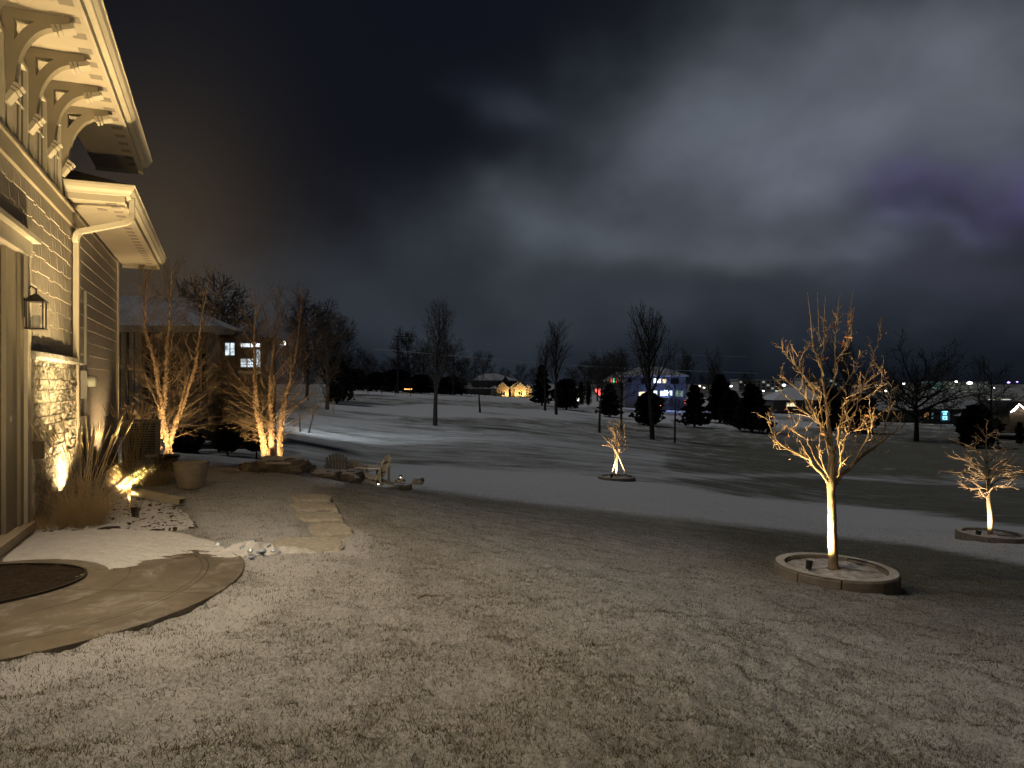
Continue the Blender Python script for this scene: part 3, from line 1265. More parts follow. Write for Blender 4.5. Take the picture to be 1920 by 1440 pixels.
    def rect_sweep(pts, hw, hd):
        """pts in (s,d,z); rectangular section"""
        base = len(m.v)
        n = len(pts)
        Pw = [H(*p) for p in pts]
        for i in range(n):
            t = (Pw[min(i + 1, n - 1)] - Pw[max(i - 1, 0)]).normalized()
            a = U.cross(t)
            if a.length < 1e-3:
                a = N.copy()
            a.normalize()
            b = a.cross(t).normalized()
            for (x, y) in ((-1, -1), (1, -1), (1, 1), (-1, 1)):
                q = Pw[i] + b * (x * hw) + a * (y * hd)
                m.v.append(tuple(q))
        for i in range(n - 1):
            for k in range(4):
                a_ = base + i * 4 + k
                b_ = base + i * 4 + (k + 1) % 4
                m.f.append((a_, b_, b_ + 4, a_ + 4))
        m.f.append(tuple(base + k for k in range(4)))
        m.f.append(tuple(base + (n - 1) * 4 + k for k in range(4))[::-1])
    sd = 3.22
    path = [(sd, .79, 4.22)]
    c = (.66, 4.00)
    for i in range(9):     # upper elbow
        a = math.radians(0 - i * 9)
        path.append((sd, c[0] + .13 * math.cos(a), c[1] + .13 * math.sin(a)))
    for t in (0.0, 1.0):
        pass
    c2 = (.20, 3.60)
    for i in range(9):     # lower elbow
        a = math.radians(110 + i * 8.5)
        path.append((sd + .02 * i, c2[0] + .12 * math.cos(a), c2[1] + .12 * math.sin(a)))
    path.append((sd + .17, .08, 3.6))
    path.append((sd + .17, .08, .35))
    path.append((sd + .17, .10, .25))
    path.append((sd + .17, .22, .14))
    rect_sweep(path, .045, .035)
    # corrugation rings on the elbows
    for (p, q) in ((1, 10), (10, 19)):
        for i in range(p, q):
            s_, d_, z_ = path[i]
            ctr = H(s_, d_, z_)
            a = path[max(i - 1, 0)]
            b = path[min(i + 1, len(path) - 1)]
            t = (H(*b) - H(*a)).normalized()
            nb = U.cross(t).normalized()
            R_ = Matrix((U, nb, t)).transposed()
            m.box(ctr, (.098, .078, .008), R_)
    part('downspout', m, M_trim, root)
    return root


house = house_wall()


def lantern_tree(s, d, z, lit, label):
    root = thing('wall_lantern', label, 'wall lantern', tuple(H(s, 0.02, z)), None)
    m = MB()
    hb(m, s - .055, s + .055, .012, .03, z - .05, z + .16)
    part('back_plate', m, M_black, root)
    m = MB()
    R = .075
    zc = z
    for (a, b) in ((-1, -1), (1, -1), (1, 1), (-1, 1)):
        m.tube([H(s + a * R, d + b * R, zc - .16), H(s + a * R, d + b * R, zc + .12)], .008, 4)
    hb(m, s - R - .015, s + R + .015, d - R - .015, d + R + .015, zc - .175, zc - .16)
    hb(m, s - R - .02, s + R + .02, d - R - .02, d + R + .02, zc + .12, zc + .135)
    cx = H(s, d, zc + .135)
    for (w0, w1, z0, z1) in ((.095, .05, .135, .175), (.05, .02, .175, .205)):
        p = [H(s + a * w0, d + b * w0, zc + z0) for a, b in ((-1, -1), (1, -1), (1, 1), (-1, 1))]
        q = [H(s + a * w1, d + b * w1, zc + z1) for a, b in ((-1, -1), (1, -1), (1, 1), (-1, 1))]
        m.hexa(p + q)
    m.tube([H(s, d, zc + .2), H(s, d, zc + .26), H(s, d - .05, zc + .29), H(s, .03, zc + .22)], .009, 6)
    part('frame', m, M_black, root)
    m = MB()
    m.lathe(tuple(H(s, d, zc - .15)), [(.03, 0), (.045, .03), (.045, .10), (.03, .13)], 14)
    part('globe', m, emit('lit_lamp_glass', (1, .78, .48), 8) if lit else mat('frosted_glass', (.6, .58, .5), .3, .05, 10), root, smooth=True)
    return root


lantern_tree(sp(68, .12), .12, 2.36, False, 'black square lantern with frosted globe on the shingles above the stone')

# receptacle cover on the stone
s_ = sp(68, .13)
m = MB()
hb(m, s_ - .055, s_ + .055, .11, .19, .80, .97)
hb(m, s_ - .045, s_ + .045, .10, .20, .965, .985)
solid('outlet_cover', m, mat('bronze_cover', (.09, .065, .04), .5, .1, 10), 'small bronze outlet cover on the lit stone wall base', 'outlet cover', tuple(H(s_, .1, .8)))

# electric meter and conduit box on the lap siding
s_ = sp(166, .1)
root = thing('electric_meter', 'round glass electric meter on the lap siding behind the downspout', 'electric meter', tuple(H(s_, 0, 1.6)))
m = MB()
hb(m, s_ - .12, s_ + .12, .018, .10, 1.38, 1.80)
part('meter_box', m, M_grey, root)
m = MB()
base = H(s_, .10, 1.64)
for i in range(5):
    pass
pts = [H(s_, .10, 1.64), H(s_, .20, 1.64), H(s_, .215, 1.64)]
m.tube(pts, [.085, .085, .05], 18)
part('glass_dome', m, mat('meter_glass', (.55, .58, .5), .15, .1, 20), root, smooth=False)
m = MB()
m.tube([H(s_, .06, 1.38), H(s_, .06, .2)], .022, 8)
m.tube([H(s_, .06, 1.80), H(s_, .06, 3.0)], .022, 8)
part('conduit', m, M_grey, root)
s_ = sp(163, .08)
m = MB()
hb(m, s_ - .09, s_ + .09, .018, .09, .82, 1.12)
hb(m, s_ - .10, s_ + .10, .09, .10, .81, 1.13)
solid('utility_box', m, M_grey, 'small grey utility box low on the siding below the meter', 'utility box', tuple(H(s_, 0, .82)))


# ------------------------------------------------------------------ fixtures
def spot(root, loc, target, energy, size_deg, color=(1, .74, .42), blend=.6, radius=.03):
    d = bpy.data.lights.new('lamp_light', 'SPOT')
    d.energy = energy
    d.spot_size = math.radians(size_deg)
    d.spot_blend = blend
    d.color = color
    d.shadow_soft_size = radius
    o = bpy.data.objects.new('lamp_light', d)
    scene.collection.objects.link(o)
    v = (Vector(target) - Vector(loc)).normalized()
    o.rotation_euler = v.to_track_quat('-Z', 'Y').to_euler()
    R = Vector(ROOT_LOC[root.name])
    o.location = Vector(loc) - R
    o.parent = root
    return o


def uplight(loc, target, energy, size_deg, label, color=(1, .74, .42), blend=.6, group=None, scale=1.0, glow=20):
    loc = Vector(loc)
    root = thing('spotlight', label, 'spotlight', tuple(loc), group)
    v = (Vector(target) - (loc + Vector((0, 0, .1)))).normalized()
    m = MB()
    m.tube([loc - Vector((0, 0, .08)), loc + Vector((0, 0, .03 * scale))], .011 * scale, 6)
    part('stake', m, M_black, root)
    c = loc + Vector((0, 0, .055 * scale))
    m = MB()
    k = scale
    m.tube([c - v * .06 * k, c - v * .05 * k, c + v * .03 * k, c + v * .055 * k], [.018 * k, .034 * k, .038 * k, .043 * k], 14, cap=False)
    part('housing', m, M_black, root)
    m = MB()
    m.tube([c + v * .030 * k, c + v * .034 * k], [.034 * k, .034 * k], 14)
    part('lens', m, emit('lamp_lens', (1, .8, .5), glow), root)
    spot(root, c + v * .07 * k, target, energy, size_deg, color, blend)
    return root


UP = H(2.30, .40, .12)
uplight(UP, H(2.32, .0, 1.4), 330, 142, 'spotlight hidden in the straw grass washing the stone wall', (1, .70, .34))
UP2 = H(-5.6, 1.9, .03)  # added lamp below the frame, front fill for the eave
uplight(UP2, H(1.2, .2, 4.6), 1100, 66, 'unseen fill spotlight added beside the camera, aimed up at the bracketed eave', (1, .74, .38), blend=1.0)
UP3 = H(5.9, .50, .05)
uplight(UP3, H(5.7, .25, 3.0), 200, 112, 'spotlight hidden behind the straw grass washing the lap siding and eave', (1, .70, .36))
# a flood lamp under the eave, out of the picture at the left: it lights landing and lawn from the left
FL = H(-3.2, .55, 5.10)
root = thing('eave_lamp', 'wide lamp fixed under the bracketed eave above the landing', 'eave lamp', tuple(FL))
m = MB()
m.tube([FL + Vector((0, 0, .14)), FL + Vector((0, 0, .02)), FL], [.07, .09, .085], 16)
part('housing', m, M_black, root)
m = MB()
m.tube([FL - Vector((0, 0, .004)), FL - Vector((0, 0, .012))], [.07, .06], 16)
part('lens', m, emit('lit_lamp_glass', (1, .78, .48), 8), root)
spot(root, FL - Vector((0, 0, .05)), (-.1, 6.1, 0), 1150, 122, (1, .79, .53), 1.0, .08)
# unseen lamp on a post, added behind the viewer as fill for the near lawn
LP = Vector((.9, -3.2, 0))
root = thing('fill_lamp_post', 'black post with a lit fill lantern, added unseen behind the viewer', 'lamp post', tuple(LP))
m = MB()
m.lathe(tuple(LP), [(.10, 0), (.10, .12), (.045, .2), (.035, 3.1), (.06, 3.13), (.01, 3.16)], 12)
part('pole', m, M_black, root)
m = MB()
m.lathe(tuple(LP), [(.05, 3.16), (.12, 3.2), (.15, 3.45), (.02, 3.5)], 12)
part('lantern_glass', m, emit('lit_lamp_glass', (1, .78, .48), 8), root)
pl = bpy.data.lights.new('lamp_light', 'POINT')
pl.energy = 55
pl.color = (1, .79, .52)
pl.shadow_soft_size = .10
po = bpy.data.objects.new('lamp_light', pl)
scene.collection.objects.link(po)
po.location = (0, .0, 3.75)
po.parent = root


# ------------------------------------------------------------------ trees
def perp(v, rg):
    a = Vector((rg.gauss(0, 1), rg.gauss(0, 1), rg.gauss(0, 1)))
    a -= v * a.dot(v)
    if a.length < 1e-4:
        a = Vector((1, 0, 0)).cross(v)
    return a.normalized()


def grow(bufs, p, d, L, r, lvl, Q, rg, leaves=None):
    """one branch as a tapered bent tube, children from it; bufs[lvl] collects it"""
    n = Q['seg'][lvl]
    pts = [p.copy()]
    rad = [r]
    dirs = [d.copy()]
    tip = Q.get('tip', .25)
    for i in range(n):
        d = (d + perp(d, rg) * Q['gnarl'][lvl] + Vector((0, 0, 1)) * Q['up'][lvl]).normalized()
        p = p + d * (L / n)
        pts.append(p.copy())
        rad.append(max(r * (1 - (1 - tip) * (i + 1) / n), Q['rmin']))
        dirs.append(d.copy())
    bufs[min(lvl, len(bufs) - 1)].tube(pts, rad, Q['sides'][lvl], cap=(lvl == 0))
    if lvl + 1 < len(Q['seg']):
        k = Q['n'][lvl]
        k = max(1, int(k * (0.6 + 0.4 * L / Q['L0'][lvl]) + rg.random() * .8)) if lvl else k
        ph = rg.random() * 6.28
        for j in range(k):
            t = Q['t0'][lvl] + (1 - Q['t0'][lvl]) * (j + rg.random() * .8) / k
            t = min(t, .985)
            x = t * n
            i = min(int(x), n - 1)
            q = pts[i].lerp(pts[i + 1], x - i)
            dd = dirs[i + 1]
            ph += 2.4 + rg.uniform(-.5, .5)
            ref = Vector((0, 0, 1)) if abs(dd.z) < .95 else Vector((1, 0, 0))
            u = dd.cross(ref).normalized()
            w = dd.cross(u)
            side = u * math.cos(ph) + w * math.sin(ph)
            an = math.radians(Q['ang'][lvl] * rg.uniform(.75, 1.25))
            cd = (dd * math.cos(an) + side * math.sin(an)).normalized()
            sh = Q['shape'][lvl]
            cl = Q['L0'][lvl + 1] * (1 - sh * t) * rg.uniform(.65, 1.15)
            cr = max(min(rad[i] * .75, Q['r0'][lvl + 1] * cl / Q['L0'][lvl + 1]), Q['rmin'])
            grow(bufs, q, cd, cl, cr, lvl + 1, Q, rg, leaves)
    elif leaves is not None and rg.random() < Q.get('leaf', 0):
        leaves.append(pts[-1])


def leaf_cards(pts, size, rg):
    m = MB()
    for p in pts:
        a = Vector((rg.gauss(0, 1), rg.gauss(0, 1), rg.gauss(0, 1))).normalized()
        b = perp(a, rg)
        c = a.cross(b)
        s_ = size * rg.uniform(.6, 1.2)
        vs = [p, p + a * s_ * .5 + b * s_ * .35 + c * s_ * .1, p + a * s_, p + a * s_ * .5 - b * s_ * .35 + c * s_ * .12]
        m.add(vs, [(0, 1, 2), (0, 2, 3)])
    return m


def bare_tree(name, label, loc, h, rg, style='vase', trunk_r=None, lean=0, group=None, matt=None, twig=None, clear=.25, spread=1.0, dens=1.0):
    far = 1.8 if (group and 'skyline' in group) else 1.25
    if far > 1.5:
        dens *= 1.5
    loc = Vector(loc)
    root = thing(name, label, 'tree', tuple(loc), group)
    tr = trunk_r or h * .018
    if style == 'vase':
        Q = dict(seg=[7, 6, 4, 3], gnarl=[.04, .10, .16, .2], up=[.03, .10, .10, .08], n=[int(15 * dens), 9, 6], t0=[clear, .15, .15],
                 ang=[30 * spread, 30, 36], shape=[.45, .5, .5], L0=[h, h * .50, h * .20, h * .085], r0=[tr, tr * .5, tr * .16, tr * .07], sides=[7, 5, 3, 3], rmin=h * .0011 * far)
        L = h * .86
    elif style == 'round':
        Q = dict(seg=[6, 6, 4, 3], gnarl=[.05, .16, .2, .22], up=[.03, .05, .05, .03], n=[int(16 * dens), 9, 7], t0=[clear, .2, .15],
                 ang=[56 * spread, 38, 42], shape=[.55, .5, .5], L0=[h, h * .50, h * .22, h * .10], r0=[tr, tr * .55, tr * .2, tr * .08], sides=[7, 5, 3, 3], rmin=h * .0012 * far)
        L = h * .84
    elif style == 'spread':
        Q = dict(seg=[4, 8, 5, 3], gnarl=[.05, .2, .24, .26], up=[.02, .03, .02, .0], n=[int(11 * dens), 11, 7], t0=[clear, .15, .1],
                 ang=[62, 45, 46], shape=[.1, .45, .5], L0=[h, h * .72, h * .30, h * .12], r0=[tr, tr * .62, tr * .2, tr * .08], sides=[8, 5, 3, 3], rmin=h * .0019 * far)
        L = h * .62
    t_, c_ = MB(), MB()
    d = Vector((lean, 0, 1)).normalized()
    grow([t_, c_, c_, c_], loc - Vector((0, 0, .1)), d, L, tr, 0, Q, rg)
    part('trunk', t_, matt or M_bark_dark, root)
    part('crown', c_, twig or M_twig_dark, root)
    return root


def needle_mass(m, base, h, w, rg, shape='cone', n=None):
    """many small drooping sprays through a crown's volume"""
    n = n or int(900)
    for i in range(n):
        t = rg.random() ** .8
        if shape == 'cone':
            R = w * .5 * (1 - t) ** .8 * (0.85 + .3 * math.sin(t * 37 + 3 * w))
        elif shape == 'round':
            R = w * .5 * math.sqrt(max(0.02, 1 - (2 * t - .8) ** 2 * .72)) * (.9 + .16 * math.sin(t * 11 + base[0]))
        else:
            R = w * .5 * (min(1, (1 - t) * 3.0) ** .5) * (.9 if t > .05 else .8)
        a = rg.random() * 6.283
        q = math.sqrt(rg.random()) * .55 + .5 * rg.random() ** .5
        q = min(q, 1.06) * rg.uniform(.92, 1.12)
        bump_ = 1 + .20 * math.sin(3 * a + base[0] + 4 * t) + .14 * math.sin(7 * a + 9 * t + base[1])
        p = Vector((base[0] + R * q * bump_ * math.cos(a), base[1] + R * q * bump_ * math.sin(a), base[2] + t * h))
        s_ = w * rg.uniform(.07, .17)
        out = Vector((math.cos(a), math.sin(a), rg.uniform(-.3, .5))).normalized()
        b = perp(out, rg)
        c = out.cross(b)
        m.add([p - b * s_ * .5, p + b * s_ * .5, p + out * s_ * 1.1, p + c * s_ * .5 + out * s_ * .3, p - c * s_ * .5 + out * s_ * .3], [(0, 1, 2), (2, 3, 4)])


def evergreen(label, loc, h, w, rg, shape='cone', group=None, cat='evergreen tree', name='evergreen_tree', n=900):
    loc = Vector(loc)
    root = thing(name, label, cat, tuple(loc), group)
    m = MB()
    m.tube([loc - Vector((0, 0, .2)), loc + Vector((0, 0, h * .8))], [w * .05, w * .02], 6)
    part('trunk', m, M_bark_dark, root)
    m = MB()
    b = h * .06
    core = [(w * .02, b)]
    for i in range(1, 9):
        t = i / 8
        if shape == 'cone':
            R = .5 * w * (1 - t) ** .8 * .72
        elif shape == 'round':
            R = w * .5 * math.sqrt(max(0.0, 1 - (2 * t - .9) ** 2)) * .74 if t < .95 else .01
        else:
            R = w * .5 * (min(1, (1 - t) * 3.0) ** .5) * .78
        R *= .68
        core.append((max(R, .01), b + (h - b) * (t if t < 1 else .97)))
    core.insert(1, (core[1][0] * .8, b + h * .02))
    m.lathe(tuple(loc), core, 12)
    needle_mass(m, (loc.x, loc.y, loc.z + b), h - b, w, rg, shape, n)
    part('crown', m, M_evergreen, root)
    return root


# ---- the lit young maple in its ring
def planter_ring(loc, R, label, seed, segs=9, tilt=(0, 0), hgt=.19, group='concrete planter rings on the lawn'):
    rg = random.Random(seed)
    loc = Vector(loc)
    root = thing('planter_ring', label, 'planter ring', tuple(loc), group)
    T = Matrix.Rotation(tilt[0], 3, 'Y') @ Matrix.Rotation(tilt[1], 3, 'X')
    for k in range(segs):
        m = MB()
        a0 = 2 * math.pi * k / segs + .2 * seed
        a1 = a0 + 2 * math.pi / segs - .022
        n = 7
        dz = rg.uniform(-.011, .011)
        prof = [(R * .80, -.10), (R, -.10), (R, hgt - .018), (R - .014, hgt), (R * .80 + .012, hgt), (R * .80, hgt - .015)]
        for i in range(n + 1):
            a = a0 + (a1 - a0) * i / n
            for (r, z) in prof:
                p = T @ Vector((r * math.cos(a), r * math.sin(a), z + dz))
                m.v.append(tuple(loc + p))
        q = len(prof)
        for i in range(n):
            for j in range(q):
                a = i * q + j
                b = i * q + (j + 1) % q
                m.f.append((a, b, b + q, a + q))
        m.f.append(tuple(range(q)))
        m.f.append(tuple(n * q + j for j in range(q))[::-1])
        part('ring_block', m, M_concrete, root)
    m = MB()
    n = 40
    NR = 16
    for i in range(NR + 1):
        r = R * .802 * i / NR
        for k in range(n):
            a = 2 * math.pi * k / n
            x, y = r * math.cos(a), r * math.sin(a)
            z = hgt - .042 + .030 * math.exp(-(r / .12) ** 2) + (fbm(np.array([x * 9 + seed * 5]), np.array([y * 9]), 3, 3)[0] - .5) * .045
            m.v.append(tuple(loc + T @ Vector((x, y, z))))
    for i in range(NR):
        for k in range(n):
            a = i * n + k
            b = i * n + (k + 1) % n
            m.f.append((a, b, b + n, a + n))
    part('snowy_soil', m, mat('snowy_soil', (.62, .62, .64), .9, .3, 9, .8, 40, .01, col2=(.20, .15, .11)), root, smooth=True)
    # snow dusted ring top
    m = MB()
    for i in range(61):
        a = 2 * math.pi * i / 60
        for (r) in (R * .825, R * .97):
            m.v.append(tuple(loc + T @ Vector((r * math.cos(a), r * math.sin(a), hgt + .009))))
    for i in range(60):
        m.f.append((2 * i, 2 * i + 1, 2 * i + 3, 2 * i + 2))
    part('snow_dusting', m, mat('thin_frost', (.60, .58, .54), .9, .25, 14, .5, 60, .005, col2=(.38, .35, .31)), root)
    return root


Y_M = 8.4
ML = G(1563, Y_M)
ML.z = zat(1086, Y_M)
RM = .685
# bank the ground: ring sits level, showing more height on the right
planter_ring(ML + Vector((0.015, 0, -.02)), RM, 'large planter ring of concrete blocks round the tall lit maple', 1, tilt=(math.radians(2.0), 0), hgt=.17)


def px_pts(lst, Y, y0=0.0, y1=0.0):
    n = len(lst)
    out = []
    for i, (x, y) in enumerate(lst):
        dy = y0 + (y1 - y0) * (i / (n - 1))
        out.append(P(x, y, Y + dy))
    return out


def smooth_line(pts, k=4):
    out = []
    n = len(pts)
    for i in range(n - 1):
        p0 = pts[max(i - 1, 0)]
        p1 = pts[i]
        p2 = pts[i + 1]
        p3 = pts[min(i + 2, n - 1)]
        for j in range(k):
            t = j / k
            out.append(0.5 * ((2 * p1) + (p2 - p0) * t + (2 * p0 - 5 * p1 + 4 * p2 - p3) * t * t + (3 * p1 - p0 - 3 * p2 + p3) * t ** 3))
    out.append(pts[-1])
    return out


def main_maple():
    rg = random.Random(21)
    base = ML + Vector((0, 0, .08))
    root = thing('maple_tree', 'tall bare maple lit gold by a spotlight, with a few dead leaves', 'tree', tuple(base))
    t_, c_, tw = MB(), MB(), MB()
    leaves = []
    trunk = px_pts([(1563, 1068), (1561, 1020), (1560, 960), (1558, 905), (1560, 850)], Y_M)
    tl = smooth_line(trunk, 5)
    rr = []
    for i in range(len(tl)):
        t = i / (len(tl) - 1)
        rr.append((.058 if i else .075) * (1 - .35 * t) * (1 + .05 * math.sin(i * 2.3)) + (.012 if i in (15, 16) else 0))
    t_.tube(tl, rr, 14)
    LM = [
        ([(1560, 850), (1553, 795), (1549, 750), (1540, 690), (1545, 640), (1546, 600)], 0, .10, .034),
        ([(1557, 912), (1532, 880), (1510, 857), (1465, 835), (1447, 808), (1437, 782)], 0, -.25, .024),
        ([(1558, 900), (1530, 858), (1512, 826), (1488, 806), (1474, 800)], 0, .35, .019),
        ([(1561, 912), (1600, 870), (1640, 838), (1668, 818), (1688, 796)], 0, .15, .030),
        ([(1557, 835), (1532, 785), (1508, 742), (1480, 718), (1466, 702)], 0, -.3, .020),
        ([(1562, 898), (1573, 880), (1578, 850), (1588, 812), (1605, 768), (1624, 706), (1641, 660), (1652, 610)], 0, -.2, .019),
        ([(1552, 758), (1580, 726), (1603, 692), (1611, 664)], 0, .25, .013),
        ([(1550, 748), (1566, 702), (1565, 650), (1570, 612), (1572, 592)], 0, -.2, .014),
        ([(1605, 864), (1624, 822), (1634, 800), (1632, 775), (1630, 745)], 0, -.2, .013),
        ([(1650, 830), (1660, 795), (1668, 760), (1673, 718)], .1, .3, .010),
        ([(1540, 796), (1512, 760), (1508, 715), (1500, 690), (1496, 660)], -.1, .2, .014),
        ([(1544, 705), (1530, 662), (1525, 640), (1510, 645)], 0, -.2, .010),
        ([(1572, 880), (1595, 850), (1614, 806), (1650, 775), (1665, 770)], 0, .4, .012),
        ([(1556, 870), (1545, 800), (1530, 740), (1500, 695), (1475, 668), (1466, 650)], 0, .45, .016),
        ([(1562, 860), (1580, 790), (1600, 740), (1622, 720), (1650, 700)], 0, .45, .014),
        ([(1510, 858), (1492, 830), (1480, 812), (1500, 780)], -.1, -.2, .011),
        ([(1484, 843), (1455, 842), (1450, 836)], -.1, -.1, .008),
        ([(1588, 812), (1610, 806), (1630, 798)], -.1, .1, .008),
        ([(1545, 640), (1556, 612), (1566, 604)], .05, .1, .007),
        ([(1571, 640), (1590, 648), (1592, 612), (1590, 596)], -.1, -.1, .008),
        ([(1600, 868), (1642, 822), (1668, 795), (1692, 782)], 0, .3, .012),
        ([(1545, 800), (1505, 768), (1472, 742), (1460, 712)], 0, .3, .013),
        ([(1575, 790), (1612, 750), (1640, 735), (1662, 700)], 0, -.3, .011),
        ([(1556, 905), (1540, 862), (1536, 838), (1538, 800), (1527, 765)], 0, -.4, .012),
        ([(1562, 905), (1577, 868), (1570, 815), (1580, 770), (1588, 735)], 0, -.4, .012),
    ]
    for (l, y0, y1, r) in LM:
        pts = smooth_line(px_pts(l, Y_M, y0, y1), 4)
        n = len(pts)
        pts = [pts[0]] + [p + Vector((rg.gauss(0, 1), rg.gauss(0, 1), rg.gauss(0, 1))) * .006 for p in pts[1:]]
        rad = [r * .80 * (1 - .80 * i / (n - 1)) * (1 + .12 * math.sin(i * 2.1)) for i in range(n)]
        c_.tube(pts, rad, 7)
        # side shoots
        L = sum((pts[i + 1] - pts[i]).length for i in range(n - 1))
        ns = int(L / .056)
        for j in range(ns):
            t = .18 + .82 * (j + rg.random()) / ns
            x = min(t, .99) * (n - 1)
            i = int(x)
            q = pts[i].lerp(pts[i + 1], x - i)
            dd = (pts[i + 1] - pts[i]).normalized()
            cd = (dd * .7 + perp(dd, rg) * .9 + Vector((0, 0, .35))).normalized()
            long = rg.random() < .36
            ln = (rg.uniform(.14, .38) * (1.1 - .5 * t)) if long else rg.uniform(.03, .09)
            Q = dict(seg=[5, 3, 2] if long else [3, 2], gnarl=[.22, .25, .25], up=[.10, .08, 0], n=[4, 2] if long else [2], t0=[.2, .2], ang=[48, 48], shape=[.3, .3],
                     L0=[ln, ln * .35, ln * .15], r0=[.0048, .0026, .0015], sides=[5, 4, 3], rmin=.0010, tip=.25, leaf=.012)
            grow([tw], q, cd, ln, .0052 if long else .0038, 0, Q, rg, leaves)
            if rg.random() < .25:
                tw.tube([q + cd * ln * .9, q + cd * (ln * .9 + .02)], [.006, .004], 5)
    # tall thin upright shoots of the top
    for (x, y, x2, y2) in [(1524, 650, 1513, 540), (1536, 640, 1533, 548), (1546, 600, 1549, 545), (1566, 610, 1574, 552), (1571, 600, 1560, 580), (1592, 612, 1600, 545), (1597, 640, 1602, 576), (1650, 625, 1655, 590), (1468, 660, 1466, 638), (1496, 668, 1480, 640), (1611, 672, 1612, 655)]:
        a, b = P(x, y, Y_M + rg.uniform(-.2, .2)), P(x2, y2, Y_M + rg.uniform(-.2, .2))
        mid = a.lerp(b, .5) + Vector((rg.uniform(-.02, .02), 0, 0))
        tw.tube([a, mid, b], [.006, .0045, .002], 4)
    part('trunk', t_, M_bark_maple, root, smooth=True)
    part('limbs', c_, M_bark_maple, root, smooth=True)
    part('twigs', tw, M_twig_maple, root)
    extra = [P(x, y, Y_M + rg.uniform(-.2, .2)) for x, y in [(1590, 606), (1560, 607), (1541, 622), (1590, 632), (1526, 617), (1548, 672), (1519, 694), (1664, 706), (1440, 776), (1581, 647), (1474, 638), (1590, 610), (1563, 612), (1594, 628)]]
    part('dead_leaves', leaf_cards(leaves + extra + extra, .055, rg), M_leaf_dead, root)
    return root


main_maple()
uplight(P(1517, 1062, Y_M - .05) + Vector((0, 0, -0.035)), P(1557, 770, Y_M), 800, 146, 'small spotlight inside the large planter ring aimed up the maple', (1, .72, .34), blend=1.0, scale=1.0, group=None)

# ---- staked sapling and the low spreading tree, each in its ring
Y_S = 25.9
SLc = G(1156, Y_S)
SLc.z = zat(902, Y_S)
planter_ring(SLc, .68, 'small distant planter ring round the staked sapling', 2, tilt=(math.radians(1), 0), hgt=.17)
rg = random.Random(8)
base = SLc + Vector((0, 0, .1))
root = thing('sapling', 'small lit sapling held by three pale stakes', 'tree', tuple(base))
t_, c_ = MB(), MB()
h = (900 - 790) / F * Y_S
Q = dict(seg=[8, 6, 4, 3], gnarl=[.03, .14, .22, .2], up=[.02, .14, .12, .05], n=[16, 6, 3], t0=[.42, .2, .2], ang=[52, 44, 44], shape=[.65, .4, .4],
         L0=[h, .95, .36, .15], r0=[.045, .022, .011, .008], sides=[8, 6, 4, 3], rmin=.006, tip=.3)
grow([t_, c_, c_, c_], base - Vector((0, 0, .05)), Vector((.0, 0, 1)), h * .93, .045, 0, Q, rg)
part('trunk', t_, M_bark_maple, root)
part('crown', c_, M_twig_maple, root)
for (x0, x1) in ((1145, 1160), (1175, 1156), (1158, 1153)):
    m = MB()
    a = P(x0, 893 if x0 != 1158 else 905, Y_S + (.35 if x0 != 1158 else -.4))
    b = P(x1, 848, Y_S + (-.03 if x0 != 1158 else .03))
    m.tube([a, a.lerp(b, 1.12)], .022, 6)
    part('stake', m, M_wood_pale, root)
uplight(P(1147, 897, Y_S - .25), P(1157, 840, Y_S), 330, 155, 'small spotlight inside the distant planter ring lighting the sapling', (1, .76, .44), scale=1.4)

Y_R = 15.7
RLc = G(1858, Y_R)
RLc.z = zat(1014, Y_R)
planter_ring(RLc, .68, 'planter ring at the right edge round the low spreading tree', 3, tilt=(math.radians(1.5), 0), hgt=.17)


